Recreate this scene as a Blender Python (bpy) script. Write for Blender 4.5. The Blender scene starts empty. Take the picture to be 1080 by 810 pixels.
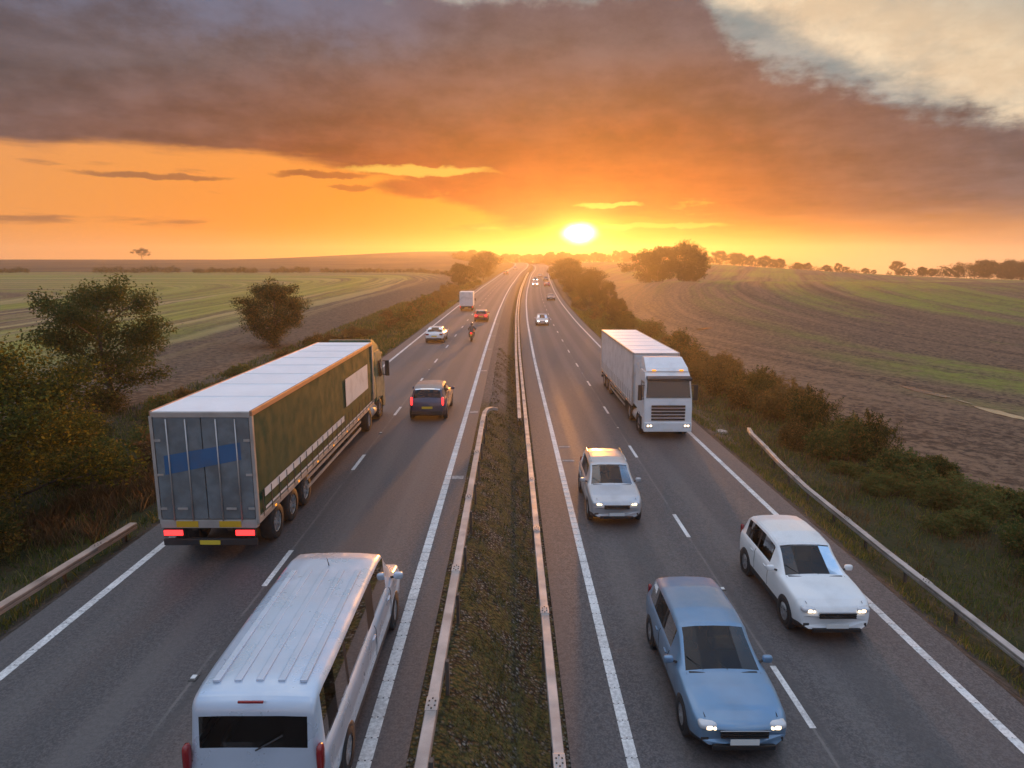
import bpy, bmesh, math, random
import numpy as np
from mathutils import Vector, Matrix, noise as mnoise

R = math.radians
scene = bpy.context.scene
COL = scene.collection
PI = math.pi

# ------------------------------------------------------------------ node helpers
class NT:
    """tiny expression layer over a node tree"""
    def __init__(s, tree): s.t = tree; s.n = tree.nodes; s.l = tree.links
    def put(s, sock, v):
        if isinstance(v, V): s.l.new(v.s, sock)
        elif v is not None:
            if isinstance(v, tuple) and len(v) == 3 and sock.type == 'RGBA': v = (*v, 1)
            sock.default_value = v
    def math(s, op, a, b=None, c=None, clamp=False):
        n = s.n.new('ShaderNodeMath'); n.operation = op; n.use_clamp = clamp
        for i, v in enumerate((a, b, c)):
            if v is not None: s.put(n.inputs[i], v)
        return V(s, n.outputs[0])
    def smooth(s, v, a, b, lo=0., hi=1.):
        n = s.n.new('ShaderNodeMapRange'); n.interpolation_type = 'SMOOTHSTEP'
        s.put(n.inputs['Value'], v); s.put(n.inputs['From Min'], a); s.put(n.inputs['From Max'], b)
        s.put(n.inputs['To Min'], lo); s.put(n.inputs['To Max'], hi)
        return V(s, n.outputs[0])
    def mix(s, f, a, b, mode='MIX'):
        n = s.n.new('ShaderNodeMix'); n.data_type = 'RGBA'; n.blend_type = mode
        s.put(n.inputs[0], f); s.put(n.inputs[6], a); s.put(n.inputs[7], b)
        return V(s, n.outputs[2])
    def xyz(s, x=0., y=0., z=0.):
        n = s.n.new('ShaderNodeCombineXYZ')
        for i, v in enumerate((x, y, z)): s.put(n.inputs[i], v)
        return V(s, n.outputs[0])
    def sep(s, v):
        n = s.n.new('ShaderNodeSeparateXYZ'); s.put(n.inputs[0], v)
        return [V(s, o) for o in n.outputs]
    def noise(s, vec, scale=1., detail=3., rough=.55, dist=0., col=False):
        n = s.n.new('ShaderNodeTexNoise'); s.put(n.inputs['Vector'], vec); s.put(n.inputs['Scale'], scale)
        s.put(n.inputs['Detail'], detail); s.put(n.inputs['Roughness'], rough); s.put(n.inputs['Distortion'], dist)
        return V(s, n.outputs['Color' if col else 'Fac'])
    def ramp(s, f, stops, interp='LINEAR'):
        n = s.n.new('ShaderNodeValToRGB'); n.color_ramp.interpolation = interp
        e = n.color_ramp.elements
        while len(e) < len(stops): e.new(.5)
        for el, (p, c) in zip(e, stops):
            el.position = p
            el.color = (c, c, c, 1) if isinstance(c, (int, float)) else (*c, 1)
        s.put(n.inputs[0], f)
        return V(s, n.outputs[0])
    def attr(s, name):
        n = s.n.new('ShaderNodeAttribute'); n.attribute_name = name
        return V(s, n.outputs['Fac'])
    def geo(s, o='Position'): return V(s, s.n.new('ShaderNodeNewGeometry').outputs[o])
    def coord(s, o='Object'): return V(s, s.n.new('ShaderNodeTexCoord').outputs[o])
    def bump(s, h, strength=.3, dist=.02):
        n = s.n.new('ShaderNodeBump'); s.put(n.inputs['Strength'], strength); s.put(n.inputs['Distance'], dist)
        s.put(n.inputs['Height'], h)
        return V(s, n.outputs[0])

class V:
    def __init__(s, nt, sock): s.nt = nt; s.s = sock
    def __add__(s, o): return s.nt.math('ADD', s, o)
    __radd__ = __add__
    def __sub__(s, o): return s.nt.math('SUBTRACT', s, o)
    def __rsub__(s, o): return s.nt.math('SUBTRACT', o, s)
    def __mul__(s, o): return s.nt.math('MULTIPLY', s, o)
    __rmul__ = __mul__
    def __truediv__(s, o): return s.nt.math('DIVIDE', s, o)
    def __neg__(s): return s.nt.math('MULTIPLY', s, -1.)

def lin(*c):
    """sRGB 0..255 -> linear"""
    return tuple(((v/255)/12.92 if v/255 <= .04045 else ((v/255+.055)/1.055)**2.4) for v in c)

MATS = {}
def mat(name, col=(.5,.5,.5), rough=.5, metal=0., spec=.5, coat=0., var=0., vscale=3., emit=None, es=0., dirt=0., bump=0., bscale=40.):
    """principled material with procedural variation"""
    if name in MATS: return MATS[name]
    m = bpy.data.materials.new(name); m.use_nodes = True
    nt = NT(m.node_tree); b = m.node_tree.nodes['Principled BSDF']
    c = col
    if var > 0:
        n = nt.noise(nt.coord(), vscale, 4)
        dark = tuple(v*(1-var) for v in col); light = tuple(min(1, v*(1+var)) for v in col)
        c = nt.mix(nt.smooth(n, .3, .7), dark, light)
    if dirt > 0:
        n2 = nt.noise(nt.coord(), 1.7, 5)
        c = nt.mix(nt.smooth(n2, .45, .75)*dirt, c, (.09,.075,.06))
    nt.put(b.inputs['Base Color'], c)
    b.inputs['Roughness'].default_value = rough
    if dirt > 0: nt.put(b.inputs['Roughness'], nt.smooth(nt.noise(nt.coord(), 2.3, 4), .3, .8, rough, min(1, rough+.3)))
    b.inputs['Metallic'].default_value = metal
    b.inputs['Specular IOR Level'].default_value = spec
    b.inputs['Coat Weight'].default_value = coat
    b.inputs['Coat Roughness'].default_value = .06
    if emit: b.inputs['Emission Color'].default_value = (*emit, 1); b.inputs['Emission Strength'].default_value = es
    if bump > 0: nt.put(b.inputs['Normal'], nt.bump(nt.noise(nt.coord(), bscale, 3), bump, .01))
    MATS[name] = m
    return m

# ------------------------------------------------------------------ object helpers
def tag(o, label=None, cat=None, group=None, kind=None):
    if label: o['label'] = label
    if cat: o['category'] = cat
    if group: o['group'] = group
    if kind: o['kind'] = kind
    return o
def empty(name, loc, rz=0., label=None, cat=None, group=None):
    o = bpy.data.objects.new(name, None); COL.objects.link(o)
    o.location = loc; o.rotation_euler = (0, 0, rz); o.empty_display_size = .3
    return tag(o, label, cat, group)
def link_mesh(name, me, m=None, parent=None, smooth=False):
    if m is not None and len(me.materials) == 0: me.materials.append(m)
    if smooth: me.polygons.foreach_set('use_smooth', [True]*len(me.polygons))
    o = bpy.data.objects.new(name, me); COL.objects.link(o)
    if parent is not None: o.parent = parent
    return o
def copy_tree(o, parent=None):
    c = o.copy(); COL.objects.link(c)
    if parent is not None: c.parent = parent
    for ch in [k for k in o.children]: copy_tree(ch, c)
    return c

class MB:
    def __init__(s): s.v = []; s.f = []
    def add(s, vs, fs):
        k = len(s.v); s.v += [tuple(v) for v in vs]; s.f += [tuple(i+k for i in f) for f in fs]; return s
    def box(s, x0, x1, y0, y1, z0, z1, bev=0.):
        if bev <= 0:
            vs = [(x,y,z) for z in (z0,z1) for y in (y0,y1) for x in (x0,x1)]
            return s.add(vs, [(0,2,3,1),(4,5,7,6),(0,1,5,4),(2,6,7,3),(0,4,6,2),(1,3,7,5)])
        bm = bmesh.new(); bmesh.ops.create_cube(bm, size=1)
        for v in bm.verts:
            v.co = Vector(((x0+x1)/2+v.co.x*(x1-x0), (y0+y1)/2+v.co.y*(y1-y0), (z0+z1)/2+v.co.z*(z1-z0)))
        bmesh.ops.bevel(bm, geom=bm.edges[:], offset=bev, segments=2, profile=.6, affect='EDGES')
        return s.bm(bm)
    def bm(s, bm):
        bm.verts.index_update()
        s.add([v.co[:] for v in bm.verts], [[v.index for v in f.verts] for f in bm.faces]); bm.free(); return s
    def lathe_x(s, prof, c, n=24):
        """profile [(r, x)] spun round the x axis at centre c"""
        vs = []; fs = []
        m = len(prof)
        for i in range(n):
            a = 2*PI*i/n
            for r, x in prof: vs.append((c[0]+x, c[1]+r*math.cos(a), c[2]+r*math.sin(a)))
        for i in range(n):
            for j in range(m-1):
                fs.append((i*m+j, ((i+1)%n)*m+j, ((i+1)%n)*m+j+1, i*m+j+1))
        return s.add(vs, fs)
    def tube(s, pts, rad, n=6, cap=True):
        pts = [Vector(p) for p in pts]
        rs = rad if isinstance(rad, (list, tuple)) else [rad]*len(pts)
        vs = []; fs = []
        for i, p in enumerate(pts):
            d = (pts[min(i+1, len(pts)-1)] - pts[max(i-1, 0)]).normalized()
            a = d.cross(Vector((0,0,1)))
            if a.length < .05: a = d.cross(Vector((1,0,0)))
            a.normalize(); b = d.cross(a)
            for k in range(n):
                t = 2*PI*k/n
                vs.append(p + (a*math.cos(t)+b*math.sin(t))*rs[i])
        for i in range(len(pts)-1):
            for k in range(n):
                fs.append((i*n+k, i*n+(k+1)%n, (i+1)*n+(k+1)%n, (i+1)*n+k))
        if cap:
            fs.append(tuple(range(n-1, -1, -1))); fs.append(tuple((len(pts)-1)*n+k for k in range(n)))
        return s.add(vs, fs)
    def quad(s, a, b, c, d): return s.add([a,b,c,d], [(0,1,2,3)])
    def build(s, name, m=None, parent=None, smooth=False):
        me = bpy.data.meshes.new(name); me.from_pydata(s.v, [], s.f); me.update()
        bm = bmesh.new(); bm.from_mesh(me); bmesh.ops.recalc_face_normals(bm, faces=bm.faces[:]); bm.to_mesh(me); bm.free()
        return link_mesh(name, me, m, parent, smooth)

# ------------------------------------------------------------------ the lie of the land (metres; camera stands at x=y=0)
KY = [-40,60,100,140,180,220,260,300,340,370,400,430,460,500,540,600]
KC = [0,0,.33,1.09,2.28,3.9,5.5,7.5,10,11.7,12.8,12.5,10,2,-12,-38]
KP = [0,0,.23,.7,1.45,2.2,3.1,4.0,4.9,5.8,6.8,7.6,7.9,7.6,7.0,6.5]
def _smoothcurve(K, Vv):
    y = np.arange(-60, 1800, 1.)
    v = np.interp(y, K, Vv)
    k = np.hanning(41); k /= k.sum()
    return y, np.convolve(np.pad(v, 20, 'edge'), k, 'valid')
_cy, _cv = _smoothcurve(KY, KC); _py, _pv = _smoothcurve(KY, KP)
def cen(y): return np.interp(y, _cy, _cv)
def prof(y): return np.interp(y, _py, _pv)
def sst(v, a, b):
    t = np.clip((np.asarray(v, float)-a)/(b-a), 0, 1); return t*t*(3-2*t)
DROP = -1.22                                    # the right carriageway lies lower
def field_left(X, Y):
    z = -.5 + .0195*np.clip(Y-35, 0, 565) + .25*sst(Y, 20, 60)
    z = z + 9.*sst(X, -270, -70)*(1-sst(X, 20, 90))*sst(Y, 420, 720)
    return z
def field_right(X, Y):
    z = -2.9 + 5.5*sst(Y, 42, 182) - .6*sst(X, 90, 180)*sst(Y, 90, 180)
    z = z - 2.2*sst(Y, 184, 222)
    far = 8.2 - .066*np.clip(X-110, 0, 190)
    z = z + (far-z)*sst(Y, 228, 430)
    return z - 46*sst(X, 60, 180)*sst(Y, 450, 900)
LU = [-26,-22,-17,-14,-12,-11,-10.4,-10.2]
LZ = [-.6,-.6,-.85,-.85,-.55,-.3,-.05,-.3]
RU = [10.1,10.4,11.2,12.2,13.5,16,20,26]
RZ = [-.3,-.04,-.45,-.95,-1.25,-1.35,-1.25,-1.1]
def ground(u, Y):
    """height of the land at offset u from the road's centre line"""
    u = np.asarray(u, float); Y = np.asarray(Y, float)
    X = u + cen(Y); p = prof(Y)
    zl = p + np.interp(u, LU, LZ)
    zr = p + DROP + np.interp(u, RU, RZ)
    wl = sst(-u, 20, 45); wr = sst(u, 18, 42)
    zl = zl + (field_left(X, Y)-zl)*wl
    zr = zr + (field_right(X, Y)-zr)*wr
    mid = p + np.where(u < 0, -.3, DROP-.3)
    z = np.where(u < -10.2, zl, np.where(u > 10.1, zr, mid))
    fade = sst(Y, 545, 600)
    zf = np.where(u < 0, field_left(X, Y), field_right(X, Y))
    return z + (zf-z)*fade*(np.abs(u) < 45)
def gz(X, Y): return float(ground(X-float(cen(Y)), Y))

def axis(parts):
    out = []
    for a, b, st in parts: out += list(np.arange(a, b, st))
    return np.array(out + [parts[-1][1]])
US = axis([(-960,-400,40),(-400,-120,12),(-120,-40,4),(-40,-10,1.),(-10,10,2.),(10,40,1.),(40,140,4),(140,400,12),(400,960,40)])
US = np.unique(np.concatenate([US, [-10.4,-10.2,10.1,10.4]]))
YS = axis([(-40,10,5),(10,80,1.),(80,260,3),(260,640,8),(640,1000,30)])
UU, YY = np.meshgrid(US, YS)
ZZ = ground(UU, YY)
rng = np.random.default_rng(4)
amp = .05*sst(np.abs(UU), 10.6, 13)
nz = np.array([mnoise.noise(Vector((a*.35, b*.35, 3.))) + .5*mnoise.noise(Vector((a*1.1, b*1.1, 7.))) for a, b in zip(UU.ravel(), YY.ravel())]).reshape(UU.shape)
ZZ = ZZ + amp*nz*1.6
XX = UU + cen(YY)
nv, nu = UU.shape
verts = np.stack([XX, YY, ZZ], -1).reshape(-1, 3)
idx = np.arange(nv*nu).reshape(nv, nu)
faces = np.stack([idx[:-1,:-1], idx[:-1,1:], idx[1:,1:], idx[1:,:-1]], -1).reshape(-1, 4)
me = bpy.data.meshes.new('ground'); me.from_pydata(verts.tolist(), [], faces.tolist())
def addattr(me, name, arr):
    a = me.attributes.new(name, 'FLOAT', 'POINT'); a.data.foreach_set('value', np.ascontiguousarray(arr, dtype=np.float32).ravel())
addattr(me, 'across', UU)
def softmin(a, b, k): return -k*np.log(np.exp(-a/k)+np.exp(-b/k))
a1 = np.clip(-UU-22, -5, 400); a2 = np.clip((255-YY)*.55, -5, 400)
phiL = softmin(a1, a2, 9.)
b1 = np.clip(UU-20, -5, 400)
_q = np.clip(180-YY, 0, 200)
phiR = XX - (.40*YY + 1.2/140**1.5*.4*_q**2.5)          # drill rows run off the ridge and sweep round towards the near corner
phiR = phiR*.8
addattr(me, 'furrow', np.where(UU < 0, phiL, phiR))
addattr(me, 'headland', np.where(UU < 0, a1, b1))

def ground_material():
    m = bpy.data.materials.new('land'); m.use_nodes = True
    nt = NT(m.node_tree); b = m.node_tree.nodes['Principled BSDF']
    P = nt.geo(); u = nt.attr('across'); ph = nt.attr('furrow'); hd = nt.attr('headland')
    x, y, z = nt.sep(P)
    jit = nt.noise(P, .12, 3) - .5
    phw = ph + jit*1.1
    bands = nt.noise(nt.xyz(phw*.16, y*.004, 1.), 1., 3)
    rows = nt.noise(nt.xyz(phw*1.35, y*.02, 5.), 1., 2, .6)
    rows2 = nt.noise(nt.xyz(phw*.55, y*.012, 9.), 1., 2, .6)
    patch = nt.noise(P, .018, 4, .6)
    clod = nt.noise(P, 2.2, 5, .7)
    clod2 = nt.noise(P, .7, 4, .65)
    # left field: green shoots through straw-coloured stubble
    gl = nt.smooth(bands*.55 + patch*.45 + rows*.25 + clod*.14 - .16, .44, .60)
    gl = gl*nt.smooth(hd + jit*8, 8, 20)
    soilL = nt.mix(nt.smooth(clod, .35, .65), (.075,.050,.036), (.185,.130,.088))
    strawL = nt.mix(nt.smooth(rows2, .42, .62)*.75, soilL, (.44,.34,.15))
    strawL = nt.mix(nt.smooth(hd, 5, 14), soilL, strawL)
    fl = nt.mix(gl*nt.smooth(clod2, .25, .6, .45, 1.)*.8, strawL, (.24,.26,.040))
    # right field: dark ploughed soil with green seams
    gr = nt.smooth(bands*.62 + patch*.62 + rows*.14 + clod*.16 - .21, .50, .68)
    gr = gr*nt.smooth(hd, 9, 24)
    soilR = nt.mix(nt.smooth(clod*.85+rows2*.35, .46, .72), (.066,.040,.028), (.245,.150,.094))
    soilR = nt.mix(nt.smooth(rows, .55, .72)*.35, soilR, (.035,.022,.017))
    fr = nt.mix(gr*nt.smooth(clod2, .3, .62, .3, 1.)*.85, soilR, (.22,.25,.036))
    fl = nt.mix(nt.smooth(y, 256, 262), fl, nt.mix(nt.smooth(patch, .4, .6), (.075,.050,.036), (.12,.085,.05)))
    tw = nt.math('ABSOLUTE', nt.math('PINGPONG', phw, 7.) - 3.5)          # tramlines left by the drill
    tl = nt.smooth(nt.math('ABSOLUTE', tw-.9), .10, .34, 1., 0.)*nt.smooth(hd, 10, 16)
    fl = nt.mix(tl*.30, fl, (.085,.062,.042)); fr = nt.mix(tl*.22*nt.smooth(clod2, .3, .6), fr, (.045,.029,.021))
    fld = nt.mix(nt.smooth(u, -1, 1), fl, fr)
    # verge turf
    t1 = nt.noise(P, .5, 4, .6); t2 = nt.noise(P, 4., 4, .7)
    turf = nt.mix(nt.smooth(t1, .35, .65), (.040,.045,.016), (.085,.066,.032))
    turf = nt.mix(nt.smooth(t2, .35, .7)*.6, turf, (.028,.024,.013))
    au = nt.math('ABSOLUTE', u)
    w = nt.smooth(au + jit*2.4, 20.2, 21.4)
    c = nt.mix(w, turf, fld)
    dirt = nt.smooth(u+jit*1.4, 13.4, 12.6)*nt.smooth(u, 9., 10.)*nt.smooth(y, 33., 36.)
    c = nt.mix(dirt, c, nt.mix(nt.smooth(t2, .35, .65), (.075,.052,.036), (.19,.14,.105)))
    # gritty dirt just off the tarmac edge
    grit = nt.smooth(au + jit*.9, 10.9, 11.4)
    c = nt.mix(grit, nt.mix(nt.smooth(t2, .4, .6), (.045,.038,.032), (.085,.072,.06)), c)
    nt.put(b.inputs['Base Color'], c)
    b.inputs['Roughness'].default_value = .95; b.inputs['Specular IOR Level'].default_value = .15
    nt.put(b.inputs['Normal'], nt.bump(clod*1.1 + rows*.8 + rows2*.6, .8, .30))
    return m
tag(link_mesh('ground', me, ground_material(), smooth=True), kind='structure')

# ------------------------------------------------------------------ road
YR = np.concatenate([np.arange(-12, 80, 2.), np.arange(80, 545, 4.)])
def strip(mb, u0, u1, y0, y1, dz0, dz1=None, step=None, nu=1):
    """sheet following the road between two offsets"""
    if dz1 is None: dz1 = dz0
    ys = [y0] + [float(v) for v in YR if y0+.3 < v < y1-.3] + [y1]
    k = len(mb.v)
    for y in ys:
        for i in range(nu+1):
            t = i/nu
            mb.v.append((u0+(u1-u0)*t + float(cen(y)), y, float(prof(y)) + dz0+(dz1-dz0)*t))
    for j in range(len(ys)-1):
        for i in range(nu):
            a = k+j*(nu+1)+i
            mb.f.append((a, a+1, a+nu+2, a+nu+1))
    return mb
def asphalt(name, lanes, seam):
    m = bpy.data.materials.new(name); m.use_nodes = True
    nt = NT(m.node_tree); b = m.node_tree.nodes['Principled BSDF']
    P = nt.geo(); x, y, z = nt.sep(P); u = nt.attr('across')
    fine = nt.noise(P, 24., 3, .8); agg = nt.noise(P, 11., 3, .8); big = nt.noise(nt.xyz(u*.9, y*.05, 0.), 1., 4, .6)
    c = nt.mix(nt.smooth(fine*.55+agg*.45, .41, .60), (.007,.006,.0065), (.086,.072,.073))
    c = nt.mix(nt.smooth(big, .40, .66)*.45, c, (.068,.056,.055))
    # polished wheel tracks
    trk = None
    for l in lanes:
        for o in (-.85, .85):
            d = nt.math('ABSOLUTE', u - (l+o))
            g = nt.smooth(d, .16, .52, 1., 0.)
            trk = g if trk is None else nt.math('MAXIMUM', trk, g)
    c = nt.mix(trk*nt.smooth(big, .3, .7, .1, .30), c, (.080,.070,.066))
    for l in lanes:
        c = nt.mix(nt.smooth(nt.math('ABSOLUTE', u - l), .1, .7, .38, 0.)*nt.smooth(big, .25, .6), c, (.016,.014,.014))
    # laying seam beside the lane line
    d = nt.math('ABSOLUTE', u - seam + (nt.noise(nt.xyz(0., y*.3, 0.), 1., 3)-.5)*.06)
    c = nt.mix(nt.smooth(d, .015, .04, 1., 0.)*nt.smooth(nt.noise(nt.xyz(0., y*.6, 4.), 1., 2), .35, .6)*.5, c, (.17,.155,.14))
    d2 = nt.math('ABSOLUTE', u - seam - .16)
    c = nt.mix(nt.smooth(d2, .05, .12, .45, 0.), c, (.02,.018,.018))
    nt.put(b.inputs['Base Color'], c)
    nt.put(b.inputs['Roughness'], nt.smooth(agg*.5+trk*.35,   .2, .8, .64, .54))
    b.inputs['Specular IOR Level'].default_value = 1.
    nt.put(b.inputs['Normal'], nt.bump(fine*.6+agg*.5, .25, .010))
    return m
def road(name, u0, u1, dz, m):
    mb = strip(MB(), u0, u1, -12, 541, dz, nu=12)
    us = [u0+(u1-u0)*i/12 for i in range(13)]*(len(mb.v)//13)
    # outer kerb face so the sheet has an edge
    for u in (u0, u1):
        k = len(mb.v); ys = [-12.] + [float(v) for v in YR if -11 < v < 540] + [541.]
        for y in ys:
            for d in (0, -.28): mb.v.append((u+float(cen(y)), y, float(prof(y))+dz+d)); us.append(u)
        for j in range(len(ys)-1): mb.f.append((k+2*j, k+2*j+1, k+2*j+3, k+2*j+2))
    o = mb.build(name, m); addattr(o.data, 'across', np.array(us)); tag(o, kind='structure'); return o
road('road', -10.47, -1.62, 0., asphalt('asphalt_away', (-7.75,-4.1), -5.92))
road('road', 1.08, 10.42, DROP, asphalt('asphalt_oncoming', (4.03,7.68), 5.85))

def reserve_material():
    m = bpy.data.materials.new('reserve'); m.use_nodes = True
    nt = NT(m.node_tree); b = m.node_tree.nodes['Principled BSDF']
    P = nt.geo(); x, y, z = nt.sep(P); u = nt.attr('across')
    v = nt.n.new('ShaderNodeTexVoronoi'); nt.put(v.inputs['Vector'], P); v.inputs['Scale'].default_value = 13.
    st = V(nt, v.outputs['Distance']); stc = nt.sep(V(nt, v.outputs['Color']))[0]
    n1 = nt.noise(P, 1.3, 4, .65); n2 = nt.noise(P, 7., 4, .7)
    gravel = nt.mix(stc, (.032,.028,.022), (.22,.20,.17))
    gravel = nt.mix(nt.smooth(st, .25, .6), gravel, (.016,.012,.009))
    moss = nt.mix(nt.smooth(n2, .35, .65), (.028,.026,.010), (.078,.070,.022))
    w = nt.smooth(n1*.7+n2*.35, .42, .60)
    # bare grey chippings lie along the left half beyond the end of the near barrier
    bare = nt.smooth(y, 34, 38)*nt.smooth(u, -.15, -.45)
    c = nt.mix(w*(1.-bare), gravel, moss)
    c = nt.mix(bare, c, nt.mix(stc, (.055,.048,.045), (.15,.135,.13)))
    nt.put(b.inputs['Base Color'], c); b.inputs['Roughness'].default_value = .95; b.inputs['Specular IOR Level'].default_value = .2
    nt.put(b.inputs['Normal'], nt.bump(nt.math('MULTIPLY', st, -1.)+n2*.7, .8, .05))
    return m
NU = 14
us = [-1.62 + 2.70*i/NU for i in range(NU+1)]
mb = MB(); ysr = [-12.] + [float(v) for v in np.arange(-11, 90, .5)] + [float(v) for v in np.arange(90, 541, 3.)] ; at = []
for y in ysr:
    for u in us:
        t = (u+1.62)/2.70
        h = DROP*sst(t, .1, .95) - .02 + (.05-.035*float(sst(y,30,36)))*mnoise.noise(Vector((u*2.2, y*1.6, 0)))*math.sin(PI*t)**.5
        mb.v.append((u+float(cen(y)), y, float(prof(y))+float(h))); at.append(u)
for j in range(len(ysr)-1):
    for i in range(NU):
        a = j*(NU+1)+i; mb.f.append((a, a+1, a+NU+2, a+NU+1))
ro = mb.build('central_reservation', reserve_material(), smooth=True); addattr(ro.data, 'across', np.array(at)); tag(ro, kind='structure')
def reserve_z(u, y):
    t = (u+1.62)/2.70
    return float(prof(y)) + float(DROP*sst(t, .1, .95)) - .02

# paint
def paint_material():
    m = bpy.data.materials.new('road_paint'); m.use_nodes = True
    nt = NT(m.node_tree); b = m.node_tree.nodes['Principled BSDF']
    P = nt.geo()
    w = nt.noise(P, 14., 4, .7); w2 = nt.noise(P, 1.1, 3)
    c = nt.mix(nt.smooth(w*.7+w2*.4, .42, .68), (.76,.74,.71), (.46,.44,.42))
    c = nt.mix(nt.smooth(w, .66, .76), c, (.08,.07,.07))
    nt.put(b.inputs['Base Color'], c); b.inputs['Roughness'].default_value = .55
    return m
PAINT = paint_material()
mb = MB()
def edge_line(uc, dz, w=.20):
    y = 5.
    while y < 62:                                       # profiled line: short blocks with a raised rib at each end
        strip(mb, uc-w/2, uc+w/2, y+.03, y+.5, dz+.005)
        for s in (-.05, .05):
            x = uc+s+float(cen(y)); zz = float(prof(y))+dz
            mb.box(x-.035, x+.035, y-.02, y+.028, zz+.002, zz+.016)
        y += .5
    strip(mb, uc-w/2, uc+w/2, 62, 540, dz+.005)
edge_line(-9.57, 0.); edge_line(-2.27, 0., .22); edge_line(2.2, DROP, .22); edge_line(9.5, DROP)
for k in range(-2, 58):
    strip(mb, -5.985, -5.855, 15.65+9*k-1, 15.65+9*k+1, .005)
    strip(mb, 5.785, 5.915, 12.28+9*k-1, 12.28+9*k+1, DROP+.005)
tag(mb.build('road_markings', PAINT), kind='structure')
# worn pale scars across the inner hard strip
mb = MB()
for y, l in ((22.6,.35),(33.2,.4),(46.5,.45),(58.5,.4),(69.,.4),(82.,.5)): strip(mb, -2.12, -1.70, y, y+l, .006)
for y, l in ((28.7,.2),(31.0,.16)): strip(mb, 2.36, 2.9, y, y+l, DROP+.006)
tag(mb.build('road_patches', mat('worn_concrete', (.30,.27,.25), .8, var=.4, vscale=5)), kind='structure')

# cat's-eye studs in the gaps between the dashes
STUDCASE = mat('stud_iron', (.12,.115,.11), .5, metal=.6); STUDEYE = mat('stud_lens', (.75,.75,.72), .2)
def stud(x, y, z, first=[None]):
    if first[0] is None:
        o = empty('road_stud', (x,y,z), 0, None, 'road stud', 'reflective studs set between the lane dashes')
        b = MB(); b.box(-.075,.075,-.10,.10,.0,.018,.006); b.build('casing', STUDCASE, o)
        b = MB(); b.box(-.045,.045,-.055,.055,.016,.034,.008); b.build('lens', STUDEYE, o)
        first[0] = o
    else:
        o = copy_tree(first[0]); o.location = (x,y,z)
    o['label'] = 'small square reflective stud set in the tarmac on the line of lane dashes'
for k in (0, 2, 4, 6, 8): stud(-5.92, 11.1+9*k, .002)
for k in (0, 2, 4, 6): stud(5.85, 16.8+9*k, DROP+.002)

# ------------------------------------------------------------------ crash barriers
GALV = mat('galvanised_rail', (.42,.385,.365), .42, metal=.55, var=.22, vscale=1.3, dirt=.35, bump=.1)
BROWN_GALV = mat('brown_galvanised_rail', (.40,.31,.255), .55, metal=.35, var=.25, vscale=1.1, dirt=.45, bump=.15)  # dirty galvanised steel; the warm reflection is put into its brown base colour
POST = mat('barrier_post', (.10,.085,.075), .75, metal=.3, var=.4, vscale=2)
BOLT = mat('bolt_head', (.03,.028,.026), .6)
def barrier(label, path, gm, post_side=1, post_step=2.4, post_z=None, joint=4.8, npost=99, w=.19, h=.15, group=None):
    """open-box beam on posts; path = [(x, y, ztop)]"""
    P = [Vector(p) for p in path]
    o = empty('crash_barrier', (P[0].x, P[0].y, post_z(P[0].x, P[0].y) if post_z else 0), 0, label, 'crash barrier', group)
    off = o.location.copy()
    cum = [0.]
    for a, b in zip(P, P[1:]): cum.append(cum[-1]+(b-a).length)
    def at(s):
        for i in range(len(P)-1):
            if cum[i+1] >= s or i == len(P)-2:
                t = (s-cum[i])/(cum[i+1]-cum[i]); return P[i].lerp(P[i+1], t), (P[i+1]-P[i]).normalized()
    # beam section: box with rolled lips and a shallow groove in the face
    sec = [(-w/2,-h),(-w/2,-h*.62),(-w/2+.03,-h*.55),(-w/2+.03,-h*.45),(-w/2,-h*.38),(-w/2,-.012),(-w/2+.012,0),(w/2-.012,0),(w/2,-.012),(w/2,-h),(w/2-.03,-h),(w/2-.03,-.03),(-w/2+.03,-.03),(-w/2+.03,-h)]
    b = MB(); n = len(sec); 
    for i, p in enumerate(P):
        d = (P[min(i+1,len(P)-1)]-P[max(i-1,0)]).normalized(); sd = Vector((d.y,-d.x,0)).normalized()
        for (sx, sz) in sec: b.v.append(tuple(p + sd*sx*post_side*1. + Vector((0,0,sz)) - off))
    for i in range(len(P)-1):
        for k in range(n): b.f.append((i*n+k, i*n+(k+1)%n, (i+1)*n+(k+1)%n, (i+1)*n+k))
    b.f.append(tuple(range(n))); b.f.append(tuple((len(P)-1)*n+k for k in range(n)))
    b.build('rail', gm, o)
    L = cum[-1]; s = 1.; k = 0; pm = None
    while s < L-.2 and k < npost:
        p, d = at(s); gzv = post_z(p.x, p.y)
        sd = Vector((d.y,-d.x,0))*post_side
        q = p + sd*(w/2+.012) - off
        hh = p.z - gzv
        pb = MB(); pb.box(q.x-.008, q.x+.055, q.y-.05, q.y+.05, q.z-hh-.25, q.z-.02); 
        pb.box(q.x+.04, q.x+.055, q.y+.03, q.y+.085, q.z-hh-.25, q.z-.02)
        pb.build('post', POST, o)
        s += post_step; k += 1
    s = 2.2; j = 0
    while s < min(L-.4, 75):
        p, d = at(s); q = p - off
        jb = MB(); a = math.atan2(-d.x, d.y)
        M = Matrix.Translation(q) @ Matrix.Rotation(a, 4, 'Z')
        t = MB(); t.box(-w/2-.006, w/2+.006, -.17, .17, -h*.6, .006, .003)
        t.v = [tuple(M @ Vector(v)) for v in t.v]
        jo = t.build('joint_plate', gm, o)
        for yy in (-.12, -.055, .055, .12):
            for xx in ((-.05, .05) if abs(yy) < .1 else (0.,)):
                bb = MB(); bb.box(xx-.013, xx+.013, yy-.013, yy+.013, .005, .016)
                bb.v = [tuple(M @ Vector(v)) for v in bb.v]
                bb.build('bolt', BOLT, jo)
        s += joint; j += 1
    return o
rz_ = lambda x, y: reserve_z(x-float(cen(y)), y)
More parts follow.
